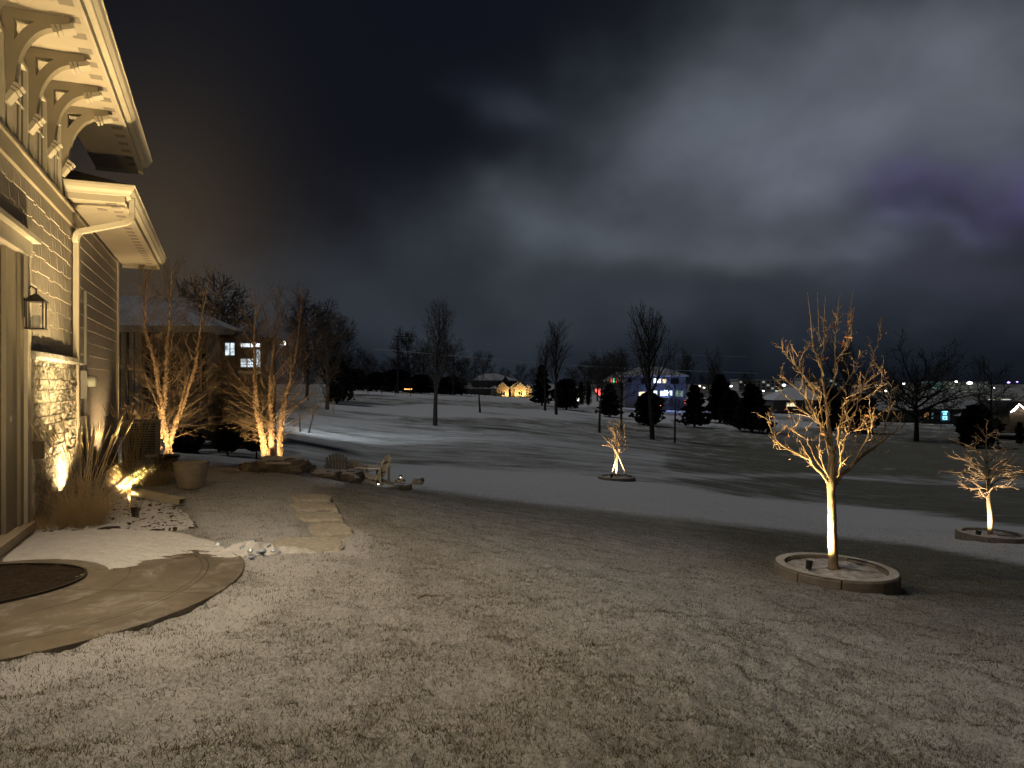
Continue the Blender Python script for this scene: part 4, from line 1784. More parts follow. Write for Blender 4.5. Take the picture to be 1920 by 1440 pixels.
def spreading():
    rg = random.Random(5)
    base = RLc + Vector((-.02, 0, .1))
    root = thing('spreading_tree', 'low wide spreading bare tree lit by a spotlight near the right edge', 'tree', tuple(base))
    t_, c_, tw = MB(), MB(), MB()
    tr = smooth_line(px_pts([(1856, 1004), (1857, 970), (1853, 935), (1853, 905), (1850, 870), (1849, 840)], Y_R), 4)
    n = len(tr)
    t_.tube(tr, [.055 * (1 - .75 * (i / (n - 1)) ** 1.3) for i in range(n)], 10)
    LM = [
        [(1853, 918), (1840, 915), (1825, 918), (1806, 912)],
        [(1853, 925), (1864, 912), (1885, 914), (1908, 905)],
        [(1852, 900), (1835, 893), (1815, 880), (1795, 893)],
        [(1852, 898), (1838, 885), (1810, 862), (1786, 860)],
        [(1852, 895), (1832, 878), (1818, 862)],
        [(1850, 868), (1836, 852), (1822, 838), (1800, 830)],
        [(1852, 890), (1864, 870), (1882, 868), (1900, 860)],
        [(1856, 905), (1866, 893), (1885, 888), (1900, 885), (1925, 880)],
        [(1851, 868), (1866, 852), (1876, 846), (1885, 838)],
        [(1850, 850), (1849, 825), (1852, 815), (1862, 820)],
        [(1854, 912), (1858, 897), (1872, 880), (1895, 875), (1912, 868)],
        [(1853, 905), (1846, 895), (1830, 893), (1808, 905)],
        [(1852, 935), (1846, 930), (1842, 925)],
        [(1855, 915), (1870, 900), (1890, 896), (1912, 898)],
        [(1853, 900), (1840, 900), (1812, 897), (1792, 890)],
        [(1851, 875), (1838, 872), (1822, 865), (1812, 850)],
        [(1851, 880), (1862, 878), (1878, 878), (1892, 852)],
    ]
    for k, l in enumerate(LM):
        pts = smooth_line(px_pts(l, Y_R, 0, rg.uniform(-.7, .7)), 4)
        n = len(pts)
        c_.tube(pts, [.021 * (1 - .65 * i / (n - 1)) for i in range(n)], 6)
        for j in range(9):
            x = (.25 + .74 * j / 9) * (n - 1)
            i = int(x)
            q = pts[i]
            dd = (pts[min(i + 1, n - 1)] - pts[max(i - 1, 0)]).normalized()
            cd = (dd + perp(dd, rg) * .8).normalized()
            cd.z = cd.z * .5 + .12
            ln = rg.uniform(.12, .45)
            Q2 = dict(seg=[4, 3], gnarl=[.16, .2], up=[.03, 0], n=[3], t0=[.2], ang=[45], shape=[.3], L0=[ln, ln * .4], r0=[.009, .005], sides=[4, 3], rmin=.003, tip=.4)
            grow([tw], q, cd.normalized(), ln, .009, 0, Q2, rg)
    part('trunk', t_, M_bark_maple, root, smooth=True)
    part('limbs', c_, M_bark_maple, root, smooth=True)
    part('twigs', tw, M_twig_maple, root)


spreading()
uplight(P(1834, 1005, Y_R - .2) - Vector((0, 0, .04)), P(1853, 900, Y_R), 230, 155, 'small spotlight in the right planter ring lighting the spreading tree', (1, .80, .55), scale=1.4)


# ---- clumps of river birch, lit from below
def birch(label, seeds, stems, Yb, spotat, energy, twig_from=.10):
    rg = random.Random(seeds)
    b0 = P(stems[0][0][0], stems[0][0][1], Yb)
    b0 = Vector((P(stems[1][0][0], stems[1][0][1], Yb).x, Yb, P(stems[1][0][0], stems[1][0][1], Yb).z))
    root = thing('birch_tree', label, 'tree', tuple(b0), 'multi-stemmed birches beside the house')
    tw = MB()
    for k, st in enumerate(stems):
        tb = MB()
        y1 = (k - 1) * .5
        pts = smooth_line(px_pts(st, Yb, 0, y1), 6)
        n = len(pts)
        L = sum((pts[i + 1] - pts[i]).length for i in range(n - 1))
        R = .043
        pts = [pts[0]] + [p + Vector((rg.gauss(0, .006), rg.gauss(0, .006), 0)) for p in pts[1:]]
        rad = []
        for i in range(n):
            t = i / (n - 1)
            rad.append((R * (1 - t) ** .8 + .007) * (1 + (.12 * rg.random() if t < .55 else 0)))
        tb.tube(pts, rad, 10)
        # curls of peeling bark
        for j in range(380):
            t = rg.random() ** 1.4 * .62
            x = t * (n - 1)
            i = int(x)
            q = pts[i].lerp(pts[i + 1], x - i)
            r_ = rad[i]
            a = rg.random() * 6.283
            o_ = Vector((math.cos(a), math.sin(a), 0))
            s_ = Vector((-math.sin(a), math.cos(a), 0))
            w_ = rg.uniform(.010, .026)
            h_ = rg.uniform(.02, .05)
            lift = rg.uniform(.006, .028)
            c = q + o_ * (r_ * .93)
            tb.add([c - Vector((0, 0, h_ * .5)), c + Vector((0, 0, h_ * .5)), c + s_ * w_ + o_ * lift + Vector((0, 0, h_ * .4)), c + s_ * w_ * 1.1 + o_ * lift - Vector((0, 0, h_ * .35))], [(0, 1, 2, 3)])
        part('trunk', tb, M_bark_birch, root)
        nb = int(L * 18)
        for j in range(nb):
            t = twig_from + (1 - twig_from) * (j + rg.random()) / nb
            x = min(t, .985) * (n - 1)
            i = int(x)
            q = pts[i].lerp(pts[i + 1], x - i)
            a = rg.random() * 6.283
            low = 1 - t
            cd = Vector((math.cos(a), math.sin(a), .25 + 1.1 * t)).normalized()
            ln = (1.55 * (1 - t) ** .7 + .30) * rg.uniform(.35, 1.1) * min(1, .35 + t * 2.5)
            big = rg.random() < .25
            Q2 = dict(seg=[8, 5, 3], gnarl=[.09, .13, .18], up=[.015 + .05 * t, -.01, -.03], n=[7, 4], t0=[.15, .15], ang=[34, 36], shape=[.4, .4], L0=[ln, ln * .5, ln * .22],
                      r0=[.0065, .0029, .0019], sides=[4, 3, 3], rmin=.0014, tip=.3)
            grow([tw], q, cd, ln, (.010 if big else .0055), 0, Q2, rg)
    part('twigs', tw, M_twig_birch, root)
    uplight(spotat[0], spotat[1], energy, 110, spotat[2], (1, .71, .33), glow=30)


Y_B1, Y_B2 = 15.6, 14.4
birch('left clump of three birch stems behind the black pot, lit orange', 31,
      [[(318, 852), (306, 790), (298, 735), (290, 680), (272, 615), (272, 560), (268, 500)],
       [(295, 856), (303, 790), (310, 720), (314, 640), (318, 575), (322, 500)],
       [(312, 856), (328, 800), (348, 740), (365, 690), (372, 640), (380, 590), (392, 520)]], Y_B1,
      (P(300, 872, Y_B1 - 1.1), P(322, 740, Y_B1), 'spotlight on the snow at the foot of the left birch'), 340)
birch('right clump of three birch stems behind the long boulder, lit gold', 47,
      [[(498, 857), (490, 810), (480, 760), (478, 700), (477, 640), (480, 570)],
       [(510, 859), (509, 800), (507, 740), (510, 690), (515, 630), (524, 560)],
       [(524, 857), (527, 800), (534, 750), (548, 700), (558, 640), (566, 560)]], Y_B2,
      (P(474, 886, Y_B2 - 1.0), P(512, 760, Y_B2), 'short spotlight beside the long boulder under the right birch'), 330)
uplight(P(500, 862, Y_B2 - .35), P(512, 740, Y_B2), 30, 120, 'spotlight tucked behind the long boulder against the birch stems', (1, .70, .34), glow=20)


# ------------------------------------------------------------------ straw grasses by the wall
def straw(name, label, c, n, R, hmin, hmax, stalks, seed, sh=(1.0, 1.3), lean0=.35):
    rg = random.Random(seed)
    c = Vector(c)
    root = thing(name, label, 'ornamental grass', tuple(c), 'dry ornamental grasses along the wall')

    def blade(m, p, az_, h, lean, w, bendz=0.0, seg=5, twist=0.0):
        d = Vector((math.cos(az_), math.sin(az_), 0))
        s_ = Vector((-math.sin(az_ + twist), math.cos(az_ + twist), 0))
        base = len(m.v)
        for i in range(seg + 1):
            t = i / seg
            q = p + d * (lean * h * t ** 1.8) + Vector((0, 0, h * (t - bendz * t ** 3)))
            ww = w * (1 - t * .85)
            m.v.append(tuple(q - s_ * ww))
            m.v.append(tuple(q + s_ * ww))
        for i in range(seg):
            a = base + 2 * i
            m.f.append((a, a + 1, a + 3, a + 2))
    m = MB()
    for i in range(n):
        a = rg.random() * 6.283
        r = R * math.sqrt(rg.random()) * .8
        p = c + Vector((r * math.cos(a), r * math.sin(a), -.01))
        az_ = a + rg.gauss(0, .7)
        h = rg.uniform(hmin, hmax) * (1.1 - .4 * r / R)
        blade(m, p, az_, h, lean0 + rg.random() ** 1.5 * 1.3, rg.uniform(.0018, .0042), rg.random() * .75, 6, rg.uniform(-1, 1))
    part('leaf_blades', m, M_straw, root)
    m = MB()
    for i in range(stalks):
        a = rg.random() * 6.283
        r = R * .5 * math.sqrt(rg.random())
        p = c + Vector((r * math.cos(a), r * math.sin(a), 0))
        h = rg.uniform(*sh)
        az_ = rg.random() * 6.283
        lean = rg.uniform(.03, .38)
        d = Vector((math.cos(az_), math.sin(az_), 0))
        pts = [p + d * (lean * h * t ** 1.5) + Vector((0, 0, h * t)) for t in (0, .25, .5, .75, .9)]
        m.tube(pts, [.0036, .0034, .003, .0026, .002], 4)
        tip = pts[-1]
        e = tip + d * lean * h * .2 + Vector((0, 0, h * .14))
        m.tube([tip, tip.lerp(e, .5), e], [.006, .008, .001], 5)
    part('seed_stalks', m, M_straw, root)


g1 = Vector((*F0(158, 986), 0))
straw('straw_grass', 'big golden clump of dry grass glowing by the lit stone wall', g1, 760, .26, .32, .90, 50, 1, (.85, 1.22), .16)
straw('straw_grass', 'short tangle of dry grass at the foot of the stone wall', Vector((*F0(92, 992), 0)), 520, .26, .16, .40, 6, 2, (.35, .5), .2)
straw('straw_grass', 'upright dry grass standing in front of the air conditioner', H(4.75, .62, 0), 520, .30, .35, .75, 44, 3, (.95, 1.30))
straw('straw_grass', 'thin dry grass bending toward the tapered pot', H(4.5, 1.0, 0), 500, .25, .25, .5, 5, 4, (.4, .6))

# rocks and dark stones by the bed
def rock(name, label, c, size, seed, rot=0, material=None, group=None, cap=None):
    rg = random.Random(seed)
    m = MB()
    nu, nv = 26, 16
    off = seed * 3.7
    cr, sr = math.cos(rot), math.sin(rot)
    tops = []
    for j in range(nv + 1):
        ph = -math.pi / 2 + math.pi * j / nv
        for i in range(nu):
            th = 2 * math.pi * i / nu
            sx = math.copysign(abs(math.cos(th)) ** .75, math.cos(th)) * math.cos(ph) ** .7 if abs(math.cos(ph)) > 1e-6 else 0
            sy = math.copysign(abs(math.sin(th)) ** .75, math.sin(th)) * math.cos(ph) ** .7 if abs(math.cos(ph)) > 1e-6 else 0
            sz = math.copysign(abs(math.sin(ph)) ** .7, math.sin(ph))
            k = 1 + (fbm(np.array([sx * 1.6 + off]), np.array([sy * 1.6 + sz * 1.3 + off]), seed % 7, 4)[0] - .5) * .75
            x, y, z = sx * size[0] / 2 * k, sy * size[1] / 2 * k, sz * size[2] / 2 * (k if sz > 0 else 1) + size[2] / 2 - .05
            m.v.append((c[0] + x * cr - y * sr, c[1] + x * sr + y * cr, c[2] + z))
    for j in range(nv):
        for i in range(nu):
            a = j * nu + i
            b = j * nu + (i + 1) % nu
            m.f.append((a, b, b + nu, a + nu))
    if cap is None:
        return solid(name, m, material or M_rock, label, 'rock', tuple(c), group)
    root = thing(name, label, 'rock', tuple(c), group)
    body = part('rock_body', m, material or M_rock, root)
    # snow lying on the upper faces
    s_ = MB()
    idx = {}
    for f in m.f:
        p = [Vector(m.v[i]) for i in f]
        nrm = (p[2] - p[0]).cross(p[3] - p[1])
        if nrm.length < 1e-9:
            continue
        nrm.normalize()
        if nrm.z > cap:
            ids = []
            for i in f:
                if i not in idx:
                    v = Vector(m.v[i])
                    idx[i] = len(s_.v)
                    s_.v.append(tuple(v + Vector((0, 0, .018))))
                ids.append(idx[i])
            s_.f.append(tuple(ids))
    part('snow_cap', s_, M_snow, root, smooth=True)
    return root


def GP(px, py, Y=None):
    """ground point by the house (level)"""
    x, y = F0(px, py)
    return Vector((x, y, 0))


rock('bed_rock', 'flat dark rock at the front edge of the wall bed', GP(203, 995), (.26, .16, .09), 3, .3, mat('dark_rock', (.06, .05, .04), .8, .3, 9, .6, 20))
rock('bed_rock', 'low dark rock under the straw grass by the landing', GP(165, 1000), (.20, .13, .07), 4, .1, MATS['dark_rock'])

# gutter extension lying on the bed
root = thing('gutter_extension', 'pale downspout extension lying on the snow beside the straw grass', 'downspout extension', tuple(GP(300, 935)))
a, b = Vector((*F0(245, 935), .10)), Vector((*F0(343, 948), .055))
ax = (b - a).normalized()
sd = ax.cross(Vector((0, 0, 1))).normalized()
up = sd.cross(ax)
m = MB()
for (o0, o1, z0, z1) in ((-.055, .055, -.04, -.034), (-.055, -.047, -.034, .04), (.047, .055, -.034, .04), (-.0468, .0468, .034, .04)):
    m.hexa([a + sd * o0 + up * z0, a + sd * o1 + up * z0, b + sd * o1 + up * z0, b + sd * o0 + up * z0,
            a + sd * o0 + up * z1, a + sd * o1 + up * z1, b + sd * o1 + up * z1, b + sd * o0 + up * z1])
part('channel', m, M_trim, root)
m = MB()
for t in (.3, .7):
    c = a.lerp(b, t)
    m.box(c + up * .0415, (.02, .114, .003), Matrix((ax, sd, up)).transposed())
part('strap', m, M_grey, root)

# small fixture in the bed and the two garden stakes
uplight(Vector((*F0(252, 971), .02)), H(2.0, .50, 5.0), 1800, 84, 'small bright spotlight in the snowy bed washing the stone wall', (1, .74, .36), blend=1.0, glow=40)
root = thing('garden_ornament', 'thin rusty garden stake ornament standing in the snowy bed', 'garden ornament', tuple(GP(240, 955)))
m = MB()
p = GP(240, 957)
m.tube([p, p + Vector((.0, 0, .20)), p + Vector((-.01, 0, .25)), p + Vector((.005, 0, .28)), p + Vector((0, 0, .33))], [.006, .008, .020, .012, .004], 8)
m.tube([p + Vector((.03, 0, 0)), p + Vector((.028, 0, .22)), p + Vector((.035, 0, .34))], [.006, .006, .003], 6)
m.tube([p + Vector((-.03, .02, .23)), p + Vector((0, .0, .27)), p + Vector((.035, .02, .22))], [.004, .006, .004], 6)
part('stake', m, mat('rusty_iron', (.30, .17, .08), .8, .2, 20), root)


def bare_stems(label, p, n, h, seed):
    rg = random.Random(seed)
    m = MB()
    for i in range(n):
        d = Vector((rg.uniform(-1, 1), rg.uniform(-1, 1), rg.uniform(.8, 2))).normalized()
        Q = dict(seg=[5, 3], gnarl=[.2, .2], up=[.06, 0], n=[2], t0=[.4], ang=[40], shape=[.3], L0=[h, h * .4], r0=[.006, .003], sides=[5, 4], rmin=.0025)
        grow([m], Vector(p), d, h * rg.uniform(.6, 1.1), .0065, 0, Q, rg)
    solid('rose_stems', m, mat('thorny_stem', (.16, .10, .06), .8, .2, 20), label, 'shrub', tuple(p))


bare_stems('pruned bare rose stems in the snowy bed beside the low spotlight', GP(258, 972), 5, .22, 5)
bare_stems('thin bare twigs in the snow before the downspout extension', GP(205, 960), 4, .28, 6)

# ------------------------------------------------------------------ air conditioner, pots, stand
YA = 13.4
aX = (265 - 960) / F * YA
ax0 = (240 - 960) / F * YA
ax1 = (283 - 960) / F * YA
zA = .06
root = thing('air_conditioner', 'grey louvred air conditioner standing beside the side wall', 'air conditioner', (aX, YA, 0))
wA = .62
Ra = Matrix.Rotation(math.radians(22.3), 3, 'Z')
cc = Vector((ax1 - .36, YA + .36, 0))
m = MB()
for (sx, sy) in ((-1, -1), (1, -1), (1, 1), (-1, 1)):
    m.box(cc + Ra @ Vector((sx * .28, sy * .28, .46)), (.05, .05, .78), Ra)
m.box(cc + Vector((0, 0, .09)), (.62, .62, .06), Ra)
m.box(cc + Vector((0, 0, .87)), (.64, .64, .05), Ra)
part('cabinet', m, M_grey, root)
m = MB()
for i in range(15):
    z = .15 + i * .047
    for (o, w_, d_) in (((0, -.275), .50, .012), ((.275, 0), .012, .50)):
        m.box(cc + Ra @ Vector((o[0], o[1], z)), (w_, d_, .026), Ra)
part('louvre', m, M_grey, root).name = 'louvre_panel'
m = MB()
m.tube([cc + Vector((0, 0, .14)), cc + Vector((0, 0, .84))], .25, 16)
part('coil', m, M_black, root)
m = MB()
m.tube([cc + Vector((0, 0, .895)), cc + Vector((0, 0, .91))], [.23, .2], 20)
part('fan_grille', m, M_black, root)


def pot(label, c, prof, material, ribs=0, cat='plant pot', inner=None, rimlabel=None, stems=False):
    root = thing('plant_pot', label, cat, tuple(c))
    m = MB()
    m.lathe(tuple(c), prof, 36)
    part('pot_body', m, material, root, smooth=True)
    if ribs:
        r_ = MB()
        for i in range(ribs):
            t = (i + .8) / (ribs + 1)
            z = prof[1][1] + (prof[-3][1] - prof[1][1]) * t
            rr = np.interp(z, [p[1] for p in prof[:-2]], [p[0] for p in prof[:-2]])
            r_.lathe(tuple(c), [(rr - .002, z - .011), (rr + .006, z - .004), (rr + .006, z + .004), (rr - .002, z + .011)], 36)
        part('ribbing', r_, material, root, smooth=True)
    m = MB()
    zt = prof[-1][1] - .05
    R = prof[-1][0] * .94
    m.lathe(tuple(c), [(.001, zt + .02), (R * .5, zt + .012), (R, zt)], 24)
    part('soil', m, M_mulch if not stems else MATS['snowy_soil'], root)
    return root


Yp = 10.9
cp_ = P(358, 914, Yp)
cp_.z = 0
k = .245
pot('beige ribbed tapered pot standing empty on the snow', cp_, [(.0, .0), (k * .58, .0), (k * .64, .02), (k * .79, .10), (k * .91, .20), (k * .98, .30), (k, .37), (k * 1.05, .385), (k * 1.05, .405), (k * .94, .40), (k * .92, .36)], M_pot, 12)
Yq = 13.1
cq_ = P(311, 879, Yq)
cq_.z = 0
k = .20
pot('low black flared pot behind the beige ribbed pot', cq_, [(.0, .0), (k * .8, .0), (k * .84, .02), (k * .95, .12), (k, .22), (k * 1.2, .26), (k * 1.2, .285), (k * 1.05, .28), (k * 1.0, .25)], M_pot_dark)
cs = Vector((*F0(291, 888), 0))
root = thing('plant_stand', 'small snow topped metal stand between the air conditioner and the beige pot', 'plant stand', tuple(cs))
m = MB()
m.box(cs + Vector((-.06, 0, .30)), (.18, .16, .02))
part('stand_top', m, M_grey, root)
for (x, y) in ((-.14, -.07), (.02, -.07), (.02, .07), (-.14, .07)):
    m = MB()
    m.tube([cs + Vector((x, y, -.01)), cs + Vector((x * .95, y * .95, .29))], .008, 5)
    part('leg', m, M_black, root)
m = MB()
m.box(cs + Vector((-.06, 0, .325)), (.16, .14, .028))
part('snow_top', m, M_snow, root)

# ------------------------------------------------------------------ boulders and the fire pit seats
def bould(label, px0, px1, py0, py1, Y, seed, dep=.5, snow=.55):
    x0, x1 = (px0 - 960) / F * Y, (px1 - 960) / F * Y
    z1 = zat(py0, Y)
    z0 = zat(py1, Y)
    c = ((x0 + x1) / 2, Y, z0 - .02)
    return rock('boulder', label, c, ((x1 - x0) * 1.0, dep, (z1 - z0) * 1.05), seed, 0, None, 'boulders round the seating terrace', cap=snow)


bould('long flat boulder in front of the right birch, dusted with snow', 484, 578, 852, 884, 13.4, 5, .55)
bould('small dark boulder at the left end of the long boulder', 450, 486, 861, 880, 13.3, 6, .3, .7)
bould('low broad boulder left of the fire pit chairs', 584, 640, 876, 898, 14.3, 7, .5)
bould('rounded boulder directly in front of the side-on chair', 632, 682, 876, 902, 14.5, 8, .5)
bould('small pale stone between the long boulder and the low boulder', 574, 592, 866, 882, 14.6, 9, .2, .8)
bould('small dark fire pit stone with a light behind it', 740, 760, 893, 901, 20, 10, .35, .8)
bould('dark square fire pit stone at the right end', 773, 794, 893, 904, 20, 11, .3, .8)
bould('pale flat fire pit stone lit from the side', 706, 742, 906, 914, 17.2, 12, .3, .9)
bould('pale fire pit stone just left of the lawn bank', 742, 772, 902, 914, 17.2, 13, .3, .9)
uplight(P(709, 911, 18.1), P(690, 862, 20.2), 22, 120, 'tiny spotlight at the chair foot beside the pale fire pit stones', (1, .8, .5), glow=30)
uplight(P(751, 898, 19.6), P(751, 880, 20), .6, 120, 'tiny path light beside the small dark fire pit stone', (1, .8, .5), glow=60)


def chair(label, loc, rot, m_s):
    loc = Vector(loc)
    root = thing('garden_chair', label, 'garden chair', tuple(loc), 'slatted chairs round the fire pit')
    R = Matrix.Rotation(rot, 3, 'Z')

    def q(x, y, z):
        return loc + R @ Vector((x, y, z))
    # x right, y forward; back leans towards -y
    bk = MB()
    for i in range(7):
        x = (i - 3) * .082
        top = .92 - .012 * (i - 3) ** 2
        w = .036
        fan = 1.06
        y0, z0, y1, z1 = -.16, .22, -.42, top
        bk.hexa([q(x - w, y0, z0), q(x + w, y0, z0), q(x + w, y0 - .018, z0), q(x - w, y0 - .018, z0),
                 q(x * fan - w, y1, z1), q(x * fan + w, y1, z1), q(x * fan + w, y1 - .018, z1), q(x * fan - w, y1 - .018, z1)])
    part('backrest', bk, m_s, root)
    br = MB()
    for (y, z, w) in ((-.235, .40, .56), (-.345, .68, .60)):
        br.box(q(0, y - .012, z), (w, .022, .05), R)
    part('back_rail', br, M_chair, root)
    st = MB()
    for i in range(7):
        t = i / 6
        st.box(q(0, -.16 + .52 * t, .26 + .11 * t), (.52, .074, .02), R)
    part('seat', st, m_s, root)
    for sx in (-1, 1):
        a = MB()
        a.hexa([q(sx * .25, -.36, .545), q(sx * .37, -.36, .545), q(sx * .38, .40, .56), q(sx * .26, .40, .56),
                q(sx * .25, -.36, .567), q(sx * .37, -.36, .567), q(sx * .38, .40, .582), q(sx * .26, .40, .582)])
        part('armrest', a, m_s, root)
        a = MB()
        a.box(q(sx * .30, .33, .272), (.035, .09, .545), R)
        part('leg', a, M_chair, root)
        a = MB()
        a.hexa([q(sx * .27 - .012, .36, .25), q(sx * .27 + .012, .36, .25), q(sx * .27 + .012, -.50, .0), q(sx * .27 - .012, -.50, .0),
                q(sx * .27 - .012, .36, .34), q(sx * .27 + .012, .36, .34), q(sx * .27 + .012, -.50, .10), q(sx * .27 - .012, -.50, .10)])
        part('leg', a, M_chair, root)
        a = MB()
        a.box(q(sx * .31, -.33, .28), (.03, .07, .53), R)
        part('leg', a, M_chair, root)
    return root


for (px, pyt, Y, rot, label, ms) in ((635, 847, 20.3, math.radians(5), 'dark slatted chair seen from behind, leftmost of the fire pit seats', M_chair),
                                     (679, 859, 20.8, math.radians(-25), 'tan fan-backed chair, middle of the fire pit seats', M_chair_tan),
                                     (700, 851, 19.7, math.radians(78), 'pale slatted chair seen side-on, rightmost of the fire pit seats', M_chair_tan)):
    zc = zat(pyt, Y) - .92
    chair(label, ((px - 960) / F * Y, Y, zc), rot, ms)

# shovelled snow heap with ice lumps
def pile(X, Y):
    cx, cy = F0(468, 1036)
    u = (X - cx) * .95 + (Y - cy) * .3
    v = -(X - cx) * .3 + (Y - cy) * .95
    e = np.exp(-((u / .30) ** 2 + (v / .17) ** 2)) * .11 + np.exp(-(((u - .38) / .24) ** 2 + ((v + .12) / .12) ** 2)) * .06 + np.exp(-(((u + .05) / .16) ** 2 + ((v - .28) / .14) ** 2)) * .07
    z = e * (.5 + 1.1 * fbm(X * 13, Y * 13, 51, 4)) - .030 + (fbm(X * 30, Y * 30, 55, 3) - .5) * .3 * np.minimum(e, .07) + ground_np(X, Y) * 1.0
    return z, (z - ground_np(X, Y)) > -.028


px_, py_ = F0(468, 1036)
heightfield('snow_heap', None, px_ - 1.0, px_ + 1.2, py_ - .8, py_ + .9, .012, pile, M_snow, label='shovelled heap of lumpy snow at the tip of the landing', cat='snow')
rg = random.Random(77)
m = MB()
for i in range(34):
    cx, cy = F0(rg.gauss(470, 24), 1038 + rg.gauss(0, 5))
    s_ = rg.uniform(.010, .034)
    c = Vector((cx, cy, .02 + rg.random() * .05))
    base = len(m.v)
    for (j, (r, z)) in enumerate([(0.01, -1), (.8, -.5), (1, .1), (.6, .8), (.01, 1)]):
        for k in range(7):
            a = 6.283 * k / 7
            q = 1 + rg.uniform(-.2, .2)
            m.v.append((c.x + s_ * r * q * math.cos(a), c.y + s_ * r * q * math.sin(a), c.z + s_ * z * .8))
    for j in range(4):
        for k in range(7):
            a = base + j * 7 + k
            b = base + j * 7 + (k + 1) % 7
            m.f.append((a, b, b + 7, a + 7))
o = struct('ice_lumps', m, mat('blue_ice', (.42, .50, .62), .25, .1, 20), kind='stuff')
tag(o, 'bluish lumps of ice on the shovelled snow heap', 'ice')
m = MB()
a = Vector((*F0(785, 1129), .03))
m.tube([a, a + Vector((.05, .02, .02)), a + Vector((.13, .0, .012))], [.006, .005, .003], 6)
solid('fallen_twig', m, MATS['rusty_iron'], 'thin reddish fallen twig lying on the snowy lawn', 'twig', tuple(a))

# ------------------------------------------------------------------ neighbour's house at the left
def PX(px, Y):
    return (px - 960) / F * Y


def qbox(m, px0, px1, py0, py1, Y, depth, dy=0.0):
    """box whose front face fills the given picture rectangle at distance Y"""
    x0, x1 = PX(px0, Y), PX(px1, Y)
    z0, z1 = zat(py1, Y), zat(py0, Y)
    m.box(((x0 + x1) / 2, Y + depth / 2 + dy, (z0 + z1) / 2), (x1 - x0, depth, z1 - z0))


def hip_roof(m, x0, x1, y0, y1, z, h, rx0, rx1, ov=.5, fascia=.22):
    """eave rectangle x0..x1, y0..y1 at height z, ridge from rx0 to rx1 at z+h"""
    ym = (y0 + y1) / 2
    a = [(x0 - ov, y0 - ov, z), (x1 + ov, y0 - ov, z), (x1 + ov, y1 + ov, z), (x0 - ov, y1 + ov, z)]
    b = [(x, y, zz - fascia) for x, y, zz in a]
    r = [(rx0, ym, z + h), (rx1, ym, z + h)]
    m.add(a + r, [(0, 1, 5, 4), (1, 2, 5), (2, 3, 4, 5), (3, 0, 4)])
    return a, b


def fascia_ring(x0, x1, y0, y1, z, ov=.5, h=.24):
    m = MB()
    a = [(x0 - ov, y0 - ov), (x1 + ov, y0 - ov), (x1 + ov, y1 + ov), (x0 - ov, y1 + ov)]
    m.prism(a, z - h, z - .005)
    return m


def window(root, px0, px1, py0, py1, Y, pane, frame=None, mullions=1, bars=0, fw=.06):
    x0, x1 = PX(px0, Y), PX(px1, Y)
    z0, z1 = zat(py1, Y), zat(py0, Y)
    f = MB()
    y = Y - .03
    fw = max(fw, (x1 - x0) * .05)
    for (a, b, c, d) in ((x0, x1, z1 - fw, z1), (x0, x1, z0, z0 + fw), (x0, x0 + fw, z0 + fw, z1 - fw), (x1 - fw, x1, z0 + fw, z1 - fw)):
        f.box(((a + b) / 2, y, (c + d) / 2), (b - a, .12, d - c))
    for i in range(mullions):
        xx = x0 + (x1 - x0) * (i + 1) / (mullions + 1)
        f.box((xx, y + .004, (z0 + z1) / 2), (fw * .6, .10, z1 - z0 - 2 * fw))
    for i in range(bars):
        zz = z0 + (z1 - z0) * (i + 1) / (bars + 1)
        f.box(((x0 + x1) / 2, y + .010, zz), (x1 - x0 - 2 * fw, .08, fw * .5))
    w = part('window', f, frame or M_frame_white, root)
    p = MB()
    p.box(((x0 + x1) / 2, Y - .012, (z0 + z1) / 2), (x1 - x0 - 2 * fw + .004, .012, z1 - z0 - 2 * fw + .004))
    part('pane', p, pane, w)
    return w


E_cool = emit('lit_window_cool', (.78, .90, 1.0), 1.5, 2.2)
E_cool2 = emit('lit_window_cool_bright', (.82, .92, 1.0), 2.2, 1.2)
E_warm = emit('lit_window_warm', (1.0, .72, .38), 2.6, .9)
E_warm_dim = emit('lit_window_warm_dim', (1.0, .55, .22), .55, .9)
E_orange = emit('lit_opening_orange', (1.0, .42, .12), 3.0)
M_nb = mat('neighbour_siding', (.13, .11, .09), .85, .12, 1.5)

YN = 28.0
x0, x1 = PX(150, YN), PX(390, YN)
ze = zat(612, YN)
zb = gz(PX(400, YN), YN) - .4
root = thing('neighbour_house', 'dim neighbouring house with snowy hip roof behind the birches, cool lit windows', 'house', (PX(330, YN), YN, zb))
m = MB()
m.box(((x0 + x1) / 2, YN + .6, (ze - .2 + zb) / 2), (x1 - x0, 1.2, ze - .2 - zb))
m.box(((x0 + PX(300, YN)) / 2, YN + 5, (ze - .2 + zb) / 2), (PX(300, YN) - x0, 7.6, ze - .2 - zb))
part('wall', m, M_nb, root)
m = MB()
hip_roof(m, x0, x1, YN, YN + 2.4, ze, 1.35, x0 + 1, PX(310, YN + 1.5), .45)
part('roof', m, M_snowroof, root)
part('fascia', fascia_ring(x0, x1, YN, YN + 2.4, ze, .45), M_trim, root)
for px in (236, 251, 262):
    m = MB()
    x = PX(px, YN)
    m.box((x, YN - .12, (ze - .24 + zb) / 2), (.16, .16, ze - .24 - zb))
    part('column', m, M_trim, root)
for (a, b) in ((270, 300), (318, 350), (365, 392)):
    window(root, a, b, 660, 735, YN, M_glass, M_nb, 1, 1)
